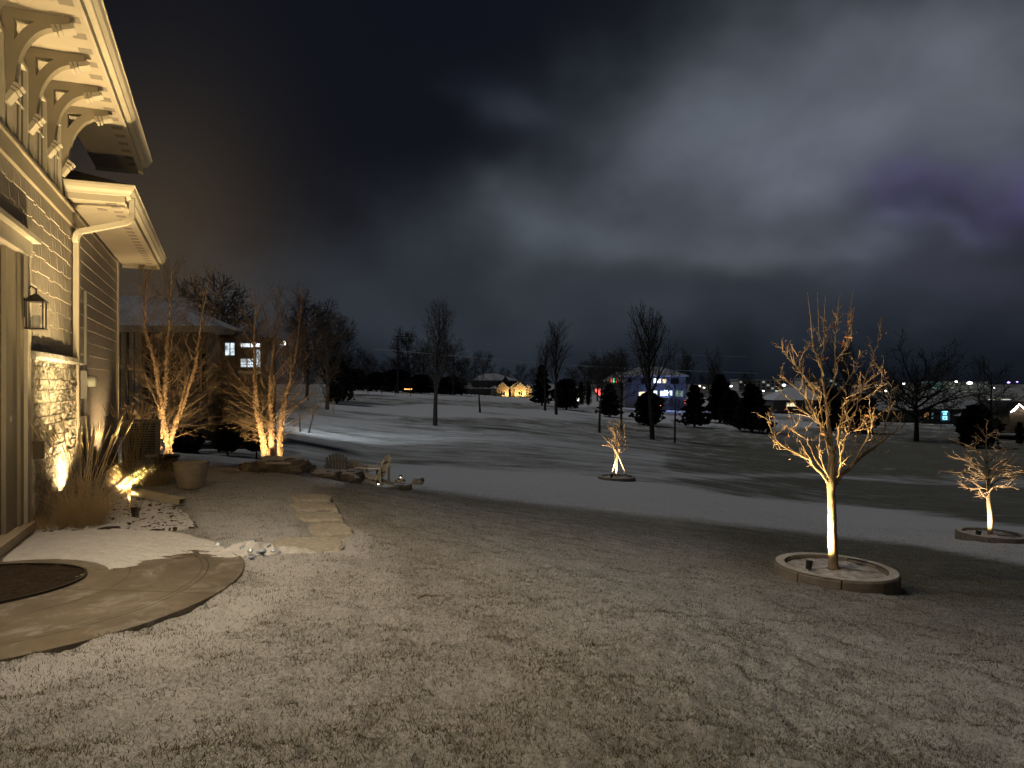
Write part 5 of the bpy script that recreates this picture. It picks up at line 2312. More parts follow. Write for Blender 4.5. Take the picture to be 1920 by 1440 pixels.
# lower wing to the right with the lit windows
YW = 29.3
x2, x3 = PX(392, YW), PX(500, YW)
zw = zat(634, YW)
m = MB()
m.box(((x2 + x3) / 2, YW + .6, (zw - .2 + zb) / 2), (x3 - x2, 1.2, zw - .2 - zb))
part('wing_wall', m, M_nb, root)
m = MB()
hip_roof(m, x2, x3, YW, YW + 1.2, zw, .3, x2, x3 - 1.0, .3)
part('wing_roof', m, M_roof, root)
part('fascia', fascia_ring(x2, x3, YW, YW + 1.2, zw, .3, .2), M_nb, root)
window(root, 421, 443, 641, 668, YW, E_cool, M_nb, 1, 1, .04)
window(root, 450, 491, 642, 653, YW, E_cool2, M_nb, 1, 0, .04)
window(root, 479, 491, 654, 690, YW, E_cool, M_nb, 0, 0, .04)
window(root, 450, 478, 671, 690, YW, E_cool2, M_nb, 1, 2, .04)
m = MB()
qbox(m, 450, 491, 696, 701, YW, .2, -.22)
part('sill', m, M_snow, root)
m = MB()
for (a, b, c, d) in ((438, 492, 754, 757), (438, 480, 742, 745), (440, 492, 765, 768)):
    qbox(m, a, b, c, d + 9, YW - 1.2 + (757 - d) * .03, .6)
part('step', m, M_brick_dim, root)
# floodlight on the corner of the wing: it lights the snow beyond
cpos = Vector((PX(500, YW) + .10, YW + 1.3, zat(640, YW)))
fl = thing('floodlight', 'cool floodlight fixed high on the neighbouring house corner', 'floodlight', tuple(cpos))
m = MB()
m.box(cpos, (.10, .10, .08))
part('housing', m, M_black, fl)
spot(fl, cpos + Vector((.15, 0, 0)), (PX(760, 80), 80, -.5), 9000, 104, (.86, .95, 1.0), 1.0, .15)
spot(fl, cpos + Vector((.1, -.25, 0)), (PX(495, 27), 27, -.8), 260, 70, (.90, .96, 1.0), .9, .15)
m = MB()
Yl = 22.5
qbox(m, 368, 470, 832, 842, Yl, .35)
low = thing('garden_wall', 'low garden wall with snow on top between the dark rounded shrubs', 'wall', (PX(420, Yl), Yl, zat(842, Yl)))
part('wall_body', m, M_brick_dim, low)
m = MB()
qbox(m, 367, 471, 829, 832.3, Yl, .4, -.02)
part('snow_top', m, M_snow, low)

rg = random.Random(15)
for (px, py0, py1, w, Y, lab) in ((347, 806, 848, 56, 21.5, 'broad dark rounded shrub behind the black pot, leftmost of the row'),
                                  (427, 796, 846, 44, 21.5, 'dark rounded shrub in the middle of the row by the garden wall'),
                                  (481, 798, 845, 40, 21.5, 'dark shrub just left of the gold lit birch stems')):
    loc = Vector((PX(px, Y), Y, zat(py1, Y) - .05))
    evergreen(lab, loc, (py1 - py0) / F * Y + .05, w / F * Y, rg, 'round', 'clipped shrubs before the neighbouring house', 'shrub', 'evergreen_shrub', 2200)

# ------------------------------------------------------------------ trees across the field
rg = random.Random(100)
rt = random.Random


def T(px, Y, pytop, style, seed, label, base=None, **kw):
    loc = G(px, Y)
    h = zat(pytop, Y) - loc.z
    return bare_tree('bare_tree', label, loc, h, rt(seed), style, group=kw.pop('group', 'bare trees across the field'), **kw)


T(613, 62, 590, 'round', 1, 'bare tree on the snow just right of the gold birch, faintly lit brown', clear=.24, spread=.8, twig=mat('brown_twigs', (.12, .085, .055), .9, .2, 3), matt=mat('brown_bark', (.14, .10, .07), .9, .2, 6), trunk_r=.20)
T(563, 36, 705, 'vase', 2, 'thin dark stem leaning left beyond the gold birch', clear=.3, dens=.5, lean=-.1, trunk_r=.05)
T(578, 36, 715, 'vase', 3, 'thin dark stem leaning right beyond the gold birch', clear=.3, dens=.5, lean=.22, trunk_r=.05)
T(816, 54, 583, 'vase', 4, 'tall dark upright tree standing alone on the left of the field', clear=.27, dens=1.5, spread=.62, trunk_r=.19)
T(900, 78, 688, 'spread', 5, 'small dark bare tree in front of the gold lit house', clear=.62, dens=.7, trunk_r=.13)
T(1022, 100, 655, 'vase', 6, 'slim bare tree right of the gold lit house, the shorter of a pair', clear=.4, spread=.8, trunk_r=.2)
T(1043, 92, 622, 'vase', 7, 'tall bare tree right of the gold lit house, the taller of a pair', clear=.38, spread=.75, dens=1.2, trunk_r=.22)
T(1124, 66, 664, 'round', 8, 'slender bare tree left of the big house with a bare straight stem', clear=.5, spread=.75, trunk_r=.13)
T(1166, 70, 658, 'round', 9, 'dark bare tree directly behind the staked sapling', clear=.45, spread=.8, trunk_r=.15)
T(1223, 66, 597, 'vase', 10, 'tall vase-shaped bare tree in front of the big house', clear=.36, dens=1.5, spread=.95, trunk_r=.25)
T(1265, 64, 672, 'vase', 11, 'thin forked bare tree at the right end of the big house', clear=.35, dens=.5, spread=.9, trunk_r=.10, lean=.06)
T(1345, 128, 666, 'vase', 12, 'hazy bare tree above the dark evergreens', clear=.3, spread=1.0)
T(1592, 98, 650, 'vase', 13, 'dark bare tree hidden behind the lit maple crown', clear=.25, spread=1.0, dens=1.3, trunk_r=.3)
T(1718, 88, 655, 'spread', 14, 'wide spreading dark tree in front of the low dark house', clear=.35, dens=2.0, trunk_r=.33)
T(1856, 92, 672, 'round', 15, 'bare tree near the right edge above the dark evergreen', clear=.3, spread=.8, trunk_r=.18)
T(1872, 74, 752, 'vase', 16, 'thin small bare tree left of the gabled house with white lights', clear=.4, dens=.5, trunk_r=.07)
T(770, 135, 618, 'round', 17, 'misty bare tree behind the utility pole', clear=.2, dens=1.1, group='bare trees on the far skyline')
T(850, 145, 640, 'round', 18, 'misty bare tree right behind the tall upright tree', clear=.2, dens=1.1, group='bare trees on the far skyline')
T(682, 128, 656, 'round', 19, 'misty bare tree at the left end of the far tree line', clear=.2, group='bare trees on the far skyline')
T(725, 150, 676, 'round', 20, 'low misty bare tree left of the utility pole', clear=.2, group='bare trees on the far skyline')
T(905, 260, 657, 'round', 21, 'misty bare tree above the roof of the gold lit house', clear=.15, group='bare trees on the far skyline')
T(975, 262, 684, 'round', 22, 'low misty bare tree at the right end of the gold lit house', clear=.15, group='bare trees on the far skyline')
T(1095, 200, 676, 'round', 23, 'misty bare tree left of the coloured lights', clear=.15, group='bare trees on the far skyline')
T(1120, 190, 662, 'round', 24, 'misty bare tree behind the slender stem left of the big house', clear=.15, group='bare trees on the far skyline')
T(1162, 185, 660, 'round', 25, 'misty bare tree over the left roof of the big house', clear=.15, group='bare trees on the far skyline')
T(1285, 182, 668, 'vase', 26, 'misty bare tree over the right roof of the big house', clear=.15, group='bare trees on the far skyline')
T(635, 100, 596, 'round', 27, 'dense dark bare tree behind the brown tree right of the gold birch', clear=.1, dens=1.7, group='bare trees on the far skyline')
T(575, 78, 560, 'round', 28, 'dark bare tree crown rising behind the gold birch', clear=.15, dens=1.6, group='bare trees on the far skyline')
T(420, 60, 520, 'round', 29, 'dim bare tree crown rising behind the neighbouring house', clear=.15, dens=1.5, group='bare trees on the far skyline')


for k, (px, Y, top) in enumerate(((650, 140, 668), (700, 160, 668), (748, 165, 664), (795, 160, 640), (830, 170, 650), (875, 175, 668), (945, 270, 690), (1000, 230, 690), (1075, 230, 690), (1140, 210, 676),
                                  (1400, 260, 694), (1330, 200, 692), (1520, 210, 700), (1635, 220, 706), (1680, 210, 712), (1760, 200, 742), (1900, 210, 742), (1795, 215, 744))):
    word = ['first', 'second', 'third', 'fourth', 'fifth', 'sixth', 'seventh', 'eighth', 'ninth', 'tenth', 'eleventh', 'twelfth', 'thirteenth', 'fourteenth', 'fifteenth', 'sixteenth', 'eighteenth', 'seventeenth'][k]
    T(px, Y, top, 'round', 60 + k, word + ' from the left of the hazy trees in the farthest tree line', clear=.08, dens=1.2, group='bare trees on the far skyline')


def EV(px, Y, pytop, wpx, shape, seed, label, n=1200, base=None):
    loc = G(px, Y)
    if base is not None:
        loc.z = zat(base, Y)
    h = zat(pytop, Y) - loc.z
    return evergreen(label, loc, h, wpx / F * Y, rt(seed), shape, 'dark evergreens round the field', n=n)


EV(632, 74, 672, 50, 'round', 1, 'black rounded evergreen at the left edge of the far fence')
EV(665, 128, 694, 46, 'round', 2, 'black evergreen behind the far fence, left of the pole')
EV(706, 128, 700, 44, 'round', 3, 'low black evergreen just left of the pole foot')
EV(742, 132, 696, 60, 'round', 4, 'broad black evergreen at the foot of the pole')
EV(790, 138, 706, 60, 'round', 5, 'low black evergreen left of the tall upright tree')
EV(845, 150, 708, 50, 'round', 6, 'low black evergreen right of the tall upright tree')
EV(1016, 118, 686, 40, 'cone', 7, 'black cone evergreen at the right end of the gold lit house')
EV(1062, 112, 712, 46, 'round', 8, 'black rounded evergreen right of the paired bare trees')
EV(1090, 140, 716, 12, 'col', 9, 'narrow black evergreen beside the white garden light')
EV(1103, 140, 714, 12, 'col', 10, 'narrow black evergreen beside the red lit post')
EV(1143, 104, 722, 46, 'cone', 11, 'black evergreen below the green and red eave lights')
EV(1216, 92, 738, 50, 'round', 12, 'rounded black evergreen behind the vase-shaped tree trunk')
EV(1302, 96, 724, 52, 'cone', 13, 'black spired evergreen at the right end of the big house')
EV(1350, 110, 706, 62, 'cone', 14, 'tallest black evergreen between the big house and the apartments')
EV(1372, 106, 734, 40, 'round', 15, 'rounded black evergreen right of the tallest one')
EV(1410, 92, 724, 74, 'cone', 16, 'broad black evergreen left of the white roofed house')
EV(1562, 104, 730, 60, 'round', 17, 'black evergreen half hidden by the lit maple')
EV(1612, 100, 742, 60, 'round', 18, 'low black evergreen right of the lit maple crown')
EV(1832, 80, 762, 62, 'round', 19, 'big black evergreen hiding the right end of the low dark house', 1800)
EV(1912, 84, 792, 14, 'col', 20, 'small black bush before the gabled house wall')

# ------------------------------------------------------------------ the gold lit house
YG = 200.0


def house_box(m, px0, px1, py0, py1, Y, depth):
    qbox(m, px0, px1, py0, py1, Y, depth)


def gable(m_w, m_r, px0, px1, py_e, py_t, Y, depth, pyb):
    x0, x1 = PX(px0, Y), PX(px1, Y)
    ze, zt, zb = zat(py_e, Y), zat(py_t, Y), zat(pyb, Y)
    xm = (x0 + x1) / 2
    y1 = Y + depth
    m_w.add([(x0, Y, zb), (x1, Y, zb), (x1, Y, ze), (xm, Y, zt), (x0, Y, ze), (x0, y1, zb), (x1, y1, zb), (x1, y1, ze), (xm, y1, zt), (x0, y1, ze)],
            [(0, 1, 2, 3, 4), (1, 6, 7, 2), (5, 0, 4, 9), (6, 5, 9, 8, 7)])
    o = .35
    k = (zt - ze) / (xm - x0)
    m_r.add([(x0 - o, Y - .4, ze - o * k + .08), (xm, Y - .4, zt + .08), (xm, y1, zt + .08), (x0 - o, y1, ze - o * k + .08), (x1 + o, Y - .4, ze - o * k + .08), (x1 + o, y1, ze - o * k + .08),
             (x0 - o, Y - .4, ze - o * k + .3), (xm, Y - .4, zt + .3), (xm, y1, zt + .3), (x0 - o, y1, ze - o * k + .3), (x1 + o, Y - .4, ze - o * k + .3), (x1 + o, y1, ze - o * k + .3)],
            [(6, 7, 8, 9), (7, 10, 11, 8), (0, 1, 7, 6), (1, 4, 10, 7), (0, 3, 2, 1), (1, 2, 5, 4), (6, 9, 3, 0), (10, 4, 5, 11)])


root = thing('stone_house', 'gold lit stone house with snowy hip roof and two front gables', 'house', (PX(945, YG), YG, zat(746, YG)))
w_, r_ = MB(), MB()
qbox(w_, 885, 968, 714, 746, YG + 5, 10)
x0, x1 = PX(882, YG + 5), PX(970, YG + 5)
hip_roof(r_, x0, x1, YG + 5, YG + 15, zat(713, YG + 5), 2.0, PX(907, YG + 10), PX(932, YG + 10), .4)
gable(w_, r_, 942, 953, 714, 706, YG + 4.0, 4, 722)
part('wall', w_, M_facade_dark, root)
part('roof', r_, M_snowroof, root)
for (a, b, e, t, wa, wb, Yo) in ((931, 954, 728, 718, 938, 948, 0), (965, 986, 728, 719, 971, 980, 0), (958, 992, 726, 715, 0, 0, 1.5)):
    w_, r_ = MB(), MB()
    gable(w_, r_, a, b, e, t, YG + Yo, 5, 746)
    part('gable_wall', w_, M_facade_tan, root)
    part('gable_roof', r_, M_snowroof, root)
    if wa:
        window(root, wa, wb, 732.5, 742.5, YG, M_glass, mat('pale_frame_gold', (.6, .5, .35), .6, .05, 3), 1, 0, .15)
w_ = MB()
qbox(w_, 920, 931, 729, 746, YG + 1, 3.9)
qbox(w_, 986, 997, 729, 746, YG + 2.2, 5)
part('wall', w_, M_facade_tan, root)
r_ = MB()
x0, x1 = PX(984, YG + 2), PX(997, YG + 2)
hip_roof(r_, x0, x1, YG + 2, YG + 7, zat(728.5, YG + 2), 1.1, x0 + .3, x0 + .6, .3)
x0, x1 = PX(918, YG + 1), PX(932, YG + 1)
hip_roof(r_, x0, x1, YG + 1, YG + 5, zat(728.5, YG + 1), .8, x1 - .8, x1 - .4, .3)
part('roof', r_, M_snowroof, root)
window(root, 922, 929, 732, 743, YG + 1, M_glass, MATS['pale_frame_gold'], 1, 0, .12)
# the low left wing
w_, r_ = MB(), MB()
qbox(w_, 832, 919, 729, 742, YG + 4, 9)
x0, x1 = PX(838, YG + 4), PX(916, YG + 4)
hip_roof(r_, x0, x1, YG + 4, YG + 13, zat(729, YG + 4), 1.7, x0 + 4, x1 - 3, .4)
part('wing_wall', w_, M_facade_dark, root)
part('wing_roof', r_, M_snowroof, root)
labs = ['tiny ground spotlight left of the left front gable of the stone house', 'tiny ground spotlight between the two front gables of the stone house', 'tiny ground spotlight right of the right front gable of the stone house']
for k, (px, tx) in enumerate(((934, 938), (951, 950), (967, 969), (983, 981), (993, 992))):
    c = Vector((PX(px, YG - 1.3), YG - 1.3, zat(745.0, YG - 1.3)))
    r2 = thing('spotlight', ['leftmost', 'second', 'middle', 'fourth', 'rightmost'][k] + ' ground spotlight washing the far gold lit stone house', 'spotlight', tuple(c), 'ground spotlights at the stone house')
    m = MB()
    m.tube([c - Vector((0, 0, .2)), c + Vector((0, 0, .15))], .08, 6)
    part('housing', m, M_black, r2)
    spot(r2, c + Vector((0, 0, .25)), (PX(tx, YG), YG + .2, c.z + 3.2), 850, 150, (1, .68, .28), .8, .05)
# orange lit openings
m = MB()
qbox(m, 758, 772, 728.5, 730.5, 128, .3)
solid('road_light', m, E_orange, 'tiny orange light low behind the fence right of the utility pole', 'light', (PX(765, 128), 128, zat(730, 128)))
m = MB()
qbox(m, 828, 841, 723, 725.4, YG + 3, .3)
solid('garage_light', m, E_orange, 'tiny orange light strip at the left end of the stone house wing', 'light', (PX(834, YG + 3), YG + 3, zat(725, YG + 3)))

# ------------------------------------------------------------------ the big pale house with the blue star
YB = 150.0
root = thing('large_house', 'large pale two storey house with snowy hip roof, lit windows and coloured lights', 'house', (PX(1215, YB), YB, zat(768, YB)))
w_ = MB()
qbox(w_, 1172, 1286, 705, 772, YB, 11)
part('wall', w_, M_facade_grey, root)
r_ = MB()
x0, x1 = PX(1172, YB), PX(1286, YB)
hip_roof(r_, x0, x1, YB, YB + 11, zat(704, YB), 2.0, PX(1202, YB + 5), PX(1240, YB + 5), .5)
part('roof', r_, M_snowroof, root)
part('fascia', fascia_ring(x0, x1, YB, YB + 11, zat(704, YB), .5), M_frame_white, root)
w_ = MB()
qbox(w_, 1138, 1171.5, 716, 766, YB + 3, 7)
part('wing_wall', w_, M_facade_grey, root)
r_ = MB()
x0, x1 = PX(1138, YB + 3), PX(1172, YB + 3)
hip_roof(r_, x0, x1, YB + 3, YB + 10, zat(716, YB + 3), 2.2, x0 + 2.5, x1, .4)
part('wing_roof', r_, M_snowroof, root)
E_pale = emit('lit_window_pale', (.80, .92, .98), 3.6, .9)
E_blue = emit('lit_window_blue', (.35, .50, 1.0), 4.5, .8)
for (a, b, c, d, e, mu) in ((1178, 1184, 709, 717, M_glass, 0), (1202, 1217, 708.5, 720, M_glass, 1), (1225, 1240, 709, 719, E_pale, 1), (1241.5, 1250, 710, 719, E_warm, 0), (1257, 1273, 709, 720.5, M_glass, 1),
                           (1197, 1210, 734, 743, E_warm, 1), (1211, 1220, 734, 743, M_glass, 0), (1225, 1233, 732, 743, E_pale, 1), (1237, 1253, 732, 743, E_blue, 2), (1254.5, 1261, 732, 742, E_pale, 0), (1266, 1281, 732, 744, emit('lit_window_green', (.5, .75, .55), .6, .8), 1)):
    window(root, a, b, c, d, YB, e, M_facade_dark if e is M_glass else M_frame_white, mu, 0, .10)
m = MB()
for px in (1222, 1234, 1253, 1264):
    qbox(m, px - .5, px + .5, 744, 768, YB - 3.3, .12)
qbox(m, 1221, 1266, 743.5, 745.5, YB - 3.5, 3.4)
part('deck', m, M_facade_dark, root)
m = MB()
qbox(m, 1237.2, 1239.8, 751, 762, YB - .2, .1)
part('door_light', m, emit('orange_door_light', (1, .35, .15), 3.0), root)
for (px, cname, cc) in ((1146, 'red_bulb', (1, .08, .06)), (1151, 'green_bulb', (.05, 1, .35)), (1156, 'red_bulb', (1, .08, .06))):
    m = MB()
    qbox(m, px - 1.2, px + 1.2, 709, 717.5, YB + 2.4, .12)
    part('eave_light', m, emit(cname, cc, 2.0), root)
star = MB()
c = P(1249, 736, YB - 3.8)
pts = []
for i in range(12):
    a = math.pi * i / 6
    r = (.62 if i % 2 == 0 else .26)
    pts.append((c.x + r * math.cos(a), c.z + r * math.sin(a)))
vs = [(x, c.y, z) for x, z in pts] + [(c.x, c.y - .15, c.z), (c.x, c.y + .15, c.z)]
fs = []
for i in range(12):
    fs.append((i, (i + 1) % 12, 12))
    fs.append(((i + 1) % 12, i, 13))
star.add(vs, fs)
so = solid('star_light', star, emit('blue_star', (.35, .52, 1.0), 26), 'bright blue-white star decoration on the deck of the large house', 'star light', tuple(c))
d = bpy.data.lights.new('lamp_light', 'POINT')
d.energy = 620
d.color = (.25, .38, 1)
d.shadow_soft_size = .4
lo = bpy.data.objects.new('lamp_light', d)
scene.collection.objects.link(lo)
lo.location = (0, -.9, 0)
lo.parent = so


def deco(label, px, py0, py1, w, Y, e, name='candle_light', cat='decoration'):
    m = MB()
    x = PX(px, Y)
    z0, z1 = zat(py1, Y), zat(py0, Y)
    r = w / F * Y / 2
    m.lathe((x, Y, z0), [(.01, 0), (r, 0), (r, (z1 - z0) * .85), (r * .5, (z1 - z0) * .93), (.01, z1 - z0)], 10)
    return solid(name, m, e, label, cat, (x, Y, z0))


E_red = emit('red_lamp', (1, .10, .08), 2.5)
deco('left red candle lamp left of the large house', 1117.5, 729, 736, 3.2, 141, E_red)
deco('right red candle lamp left of the large house', 1124, 728, 741, 3.2, 141, E_red)
deco('white glowing garden figure right of the black evergreens', 1083.5, 742, 752, 4.0, 139, emit('white_figure', (1, .93, .75), 2.2), 'garden_figure')
deco('small white path lamp above the glowing garden figure', 1072, 737.5, 742, 4.0, 139, emit('white_lamp', (1, .95, .85), 3.0), 'path_lamp', 'lamp')
deco('small red lamp beside the spired evergreen', 1285, 750, 756, 3, 120, E_red)
deco('warm pale lamp low between the evergreens', 1313, 755, 758, 5, 112, emit('warm_lamp', (1, .9, .6), 1.6), 'path_lamp', 'lamp')

# ------------------------------------------------------------------ houses to the right
YR = 128.0
root = thing('ranch_house', 'low dark house with snowy roof and a blue lit window at right', 'house', (PX(1770, YR), YR, zat(797, YR)))
w_ = MB()
qbox(w_, 1728, 1838, 768, 800, YR, 9)
qbox(w_, 1640, 1727.5, 771, 797, YR + 2, 7)
part('wall', w_, M_facade_dark, root)
r_ = MB()
x0, x1 = PX(1728, YR), PX(1838, YR)
hip_roof(r_, x0, x1, YR, YR + 9, zat(767, YR), 2.0, PX(1757, YR + 4), PX(1810, YR + 4), .5)
x0, x1 = PX(1642, YR + 2), PX(1727, YR + 2)
hip_roof(r_, x0, x1, YR + 2, YR + 9, zat(769, YR + 2), 1.2, x0 + 3, x1, .5)
part('roof', r_, M_snowroof, root)
part('fascia', fascia_ring(PX(1728, YR), PX(1838, YR), YR, YR + 9, zat(767, YR), .5), M_black, root)
window(root, 1731, 1742, 772, 786, YR, E_warm_dim, M_facade_dark, 2, 1, .12)
window(root, 1745, 1751, 772, 786, YR, emit('lit_window_teal', (.2, .5, .55), .35), M_facade_dark, 0, 0, .12)
window(root, 1762, 1782, 770, 790, YR, emit('window_deep_blue', (.05, .12, .22), .25), M_facade_dark, 1, 0, .12)
m = MB()
for (a, b, c, d) in ((1767, 1777, 771, 773), (1769, 1775, 774, 778), (1768, 1776, 780, 781.4), (1768, 1769.4, 781.4, 787), (1774.6, 1776, 781.4, 787), (1768, 1776, 785.6, 787), (1771, 1773, 782.5, 784)):
    qbox(m, a, b, c, d, YR - .25, .08)
solid('window_decoration', m, emit('cyan_lights', (.25, .72, 1.0), 2.4), 'cyan lit figure shining in the window of the low dark house', 'decoration', (PX(1772, YR), YR - .25, zat(787, YR)))
m = MB()
qbox(m, 1729, 1752, 795.5, 797.5, YR - 1.5, .6)
solid('low_wall_light', m, emit('dim_warm_strip', (1, .75, .4), .25), 'dim warm strip of light at the foot of the low dark house', 'light', (PX(1740, YR), YR - 1.5, zat(797, YR)))

YC = 92.0
root = thing('gabled_house', 'house at the right edge with white string lights along its gable', 'house', (PX(1935, YC), YC, zat(812, YC)))
w_, r_ = MB(), MB()
gable(w_, r_, 1893, 1935, 772, 757, YC, 8, 812)
qbox(w_, 1893, 2050, 775, 812, YC + 2, 8)
part('wall', w_, M_facade_tan, root)
part('roof', r_, M_roof, root)
w_ = MB()
qbox(w_, 1845, 1892.6, 784, 812, YC + 6, 6)
part('side_wall', w_, M_facade_dark, root)
r_ = MB()
x0, x1 = PX(1846, YC + 6), PX(1893, YC + 6)
hip_roof(r_, x0, x1, YC + 6, YC + 12, zat(783, YC + 6), 1.4, x0 + 1.2, x1, .4)
part('roof', r_, M_snowroof, root)
m = MB()
E_string = emit('string_lights', (1, .93, .88), 5.0)
m.tube([P(1895.5, 773.0, YC - .5), P(1911, 757.5, YC - .5), P(1928, 773.0, YC - .5)], .09, 5)
m.tube([P(1901, 771.5, YC - .9), P(1909.5, 763, YC - .9)], .05, 5)
part('gable_lights', m, E_string, root)
m = MB()
qbox(m, 1846, 1860, 781.0, 782.6, YC + 5.4, .1)
qbox(m, 1861, 1884, 780.8, 783.0, YC + 5.4, .1)
part('eave_lights', m, E_string, root)
c = P(1884, 800, YC + 3.5)
pr = thing('porch_lamp', 'warm porch lamp beside the gabled house at the right edge', 'lamp', tuple(c))
m = MB()
m.lathe(tuple(c), [(.01, -.15), (.12, -.1), (.14, .05), (.05, .18), (.01, .2)], 10)
part('globe', m, emit('porch_globe', (1, .75, .4), 8), pr)
dl = bpy.data.lights.new('lamp_light', 'POINT')
dl.energy = 420
dl.color = (1, .75, .42)
lo = bpy.data.objects.new('lamp_light', dl)
scene.collection.objects.link(lo)
lo.location = (0, -.5, .1)
lo.parent = pr

YV = 150.0
root = thing('white_roof_house', 'house with a broad snow white roof and one warm window left of the maple', 'house', (PX(1480, YV), YV, zat(772, YV)))
w_ = MB()
qbox(w_, 1450, 1542, 751, 774, YV, 9)
part('wall', w_, M_facade_dark, root)
r_ = MB()
x0, x1 = PX(1452, YV), PX(1540, YV)
hip_roof(r_, x0, x1, YV, YV + 9, zat(750, YV), 2.6, PX(1478, YV + 4), PX(1515, YV + 4), .5)
part('roof', r_, mat('snow_roof', (.66, .67, .70), .85, .08, 1), root)
window(root, 1474, 1492, 754.5, 763, YV, emit('lit_window_yellow', (1, .84, .5), 1.6, .8), M_frame_white, 2, 0, .12)

# ------------------------------------------------------------------ far buildings along the skyline
def far_block(label, px0, px1, py0, py1, Y, depth, rows, cols, roofm=None, lit=None, wm=None):
    root = thing('apartment_block' if rows > 1 else 'warehouse', label, 'building', (PX((px0 + px1) / 2, Y), Y, zat(py1, Y)), 'far buildings along the skyline')
    w_ = MB()
    qbox(w_, px0, px1, py0, py1 + 6, Y, depth)
    part('wall', w_, wm or M_facade_pale, root)
    r_ = MB()
    x0, x1 = PX(px0, Y), PX(px1, Y)
    z = zat(py0, Y)
    r_.box(((x0 + x1) / 2, Y + depth / 2, z + .3), (x1 - x0 + 1, depth + 1, .58))
    part('roof', r_, M_snowroof, root)
    dx = (px1 - px0) / max(cols, 1)
    dy = (py1 - py0) / max(rows, 1)
    for j in range(rows if rows > 1 else 0):
        for i in range(cols):
            f = MB()
            a = px0 + dx * (i + .25)
            c = py0 + dy * (j + .28)
            qbox(f, a, a + dx * .5, c, c + dy * .52, Y - .10, .12)
            part('window', f, (lit if lit and (i * 7 + j * 3) % 5 == 0 else M_glass), root)
    return root


far_block('long pale apartment block beyond the evergreens, left one', 1385, 1470, 713, 731, 380, 14, 3, 10, lit=emit('lit_window_far', (.8, .9, .8), .35))
far_block('pale apartment block behind the maple crown', 1508, 1600, 711, 728, 400, 14, 3, 10, lit=emit('lit_window_far', (.8, .9, .8), .35))
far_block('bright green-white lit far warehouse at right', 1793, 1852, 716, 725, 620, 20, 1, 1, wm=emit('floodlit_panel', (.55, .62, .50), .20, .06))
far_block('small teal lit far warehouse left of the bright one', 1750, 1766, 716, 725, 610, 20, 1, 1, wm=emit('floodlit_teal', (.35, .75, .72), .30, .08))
far_block('dim far warehouse between the teal and the bright ones', 1767, 1792, 717, 725, 640, 20, 1, 1, wm=M_facade_grey)
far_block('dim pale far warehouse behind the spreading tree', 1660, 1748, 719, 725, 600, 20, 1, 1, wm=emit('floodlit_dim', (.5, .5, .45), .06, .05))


def street_lamp(label, px, py, pyb, Y, e, g='street lamps beyond the houses', r_px=2.2):
    c = P(px, py, Y)
    zb = zat(pyb, Y)
    root = thing('street_lamp', label, 'street lamp', (c.x, Y, zb), g)
    m = MB()
    k = Y / F
    m.tube([(c.x, Y + .2, zb - 1), (c.x, Y + .2, c.z)], .35 * k, 6)
    part('pole', m, M_grey, root)
    m = MB()
    r = r_px * k * .5
    m.lathe((c.x, Y, c.z), [(.01, -r * .7), (r, -r * .4), (r, r * .3), (.01, r * .6)], 10)
    part('lamp_head', m, e, root)
    return root


E_sl = emit('street_lamp_white', (.95, 1.0, .95), 9)
E_sw = emit('street_lamp_warm', (1, .85, .6), 7)
E_sp = emit('street_lamp_purple', (.45, .30, 1.0), 6)
for (px, py, pyb, Y, e, r, lab) in (
        (664, 706, 733, 150, E_sw, 2.2, 'faint street lamp at the far left of the tree line'),
        (680.5, 710, 733, 150, E_sl, 3.2, 'street lamp second from the left in the dark tree line'),
        (707, 710, 733, 160, E_sw, 1.4, 'faintest street lamp left of the utility pole'),
        (771, 709, 733, 150, E_sl, 3.2, 'street lamp just right of the utility pole'),
        (841, 719, 733, 190, E_sp, 2.4, 'bluish lamp at the left wing of the stone house'),
        (1128, 714, 745, 170, E_sw, 1.8, 'tiny lamp left of the coloured eave lights'),
        (1311, 724, 750, 300, E_sw, 4.5, 'warm street lamp between evergreens left of the tallest one'),
        (1320, 727, 750, 300, E_sw, 3.0, 'second warm lamp touching the tallest evergreen'),
        (1371, 724, 750, 330, E_sl, 3.2, 'cool street lamp right of the tallest evergreen'),
        (1431, 733, 745, 330, E_sl, 3.0, 'street lamp in front of the left apartment block'),
        (1470, 722, 745, 330, E_sl, 4.5, 'bright street lamp at the right end of the left apartment block'),
        (1643, 723, 745, 400, E_sw, 3.0, 'yellowish street lamp right of the maple'),
        (1651, 721, 745, 400, E_sl, 3.4, 'white street lamp beside the yellowish one right of the maple'),
        (1660, 733, 745, 330, E_sl, 3.6, 'low white lamp below the pair right of the maple'),
        (1694, 719, 745, 420, E_sl, 3.4, 'white street lamp left of the spreading tree crown'),
        (1793, 715.5, 725, 600, E_sl, 3.0, 'lamp on the left corner of the bright warehouse'),
        (1818, 718, 745, 420, E_sl, 6.0, 'brightest street lamp in front of the bright warehouse'),
        (1864, 727, 745, 420, E_sl, 1.4, 'faint tall lamp right of the bright warehouse'),
        (1891, 717, 735, 600, E_sp, 3.6, 'purple lamp near the right edge of the skyline'),
        (1907, 716, 735, 620, E_sp, 2.2, 'faint purple lamp at the far right of the skyline'),
        (1808, 755.5, 775, 180, E_sl, 3.0, 'white lamp above the right roof of the low dark house'),
        (1820, 757, 775, 175, E_sl, 4.2, 'square white lamp above the dark evergreen'),
        (1837, 757, 775, 170, E_sp, 4.0, 'blue lamp above the dark evergreen'),
        (1832, 764, 778, 160, E_sw, 5.0, 'warm pair lamp just over the dark evergreen top')):
    street_lamp(lab, px, py, pyb, Y, e, r_px=r * (1.35 if Y > 250 else 1.0))
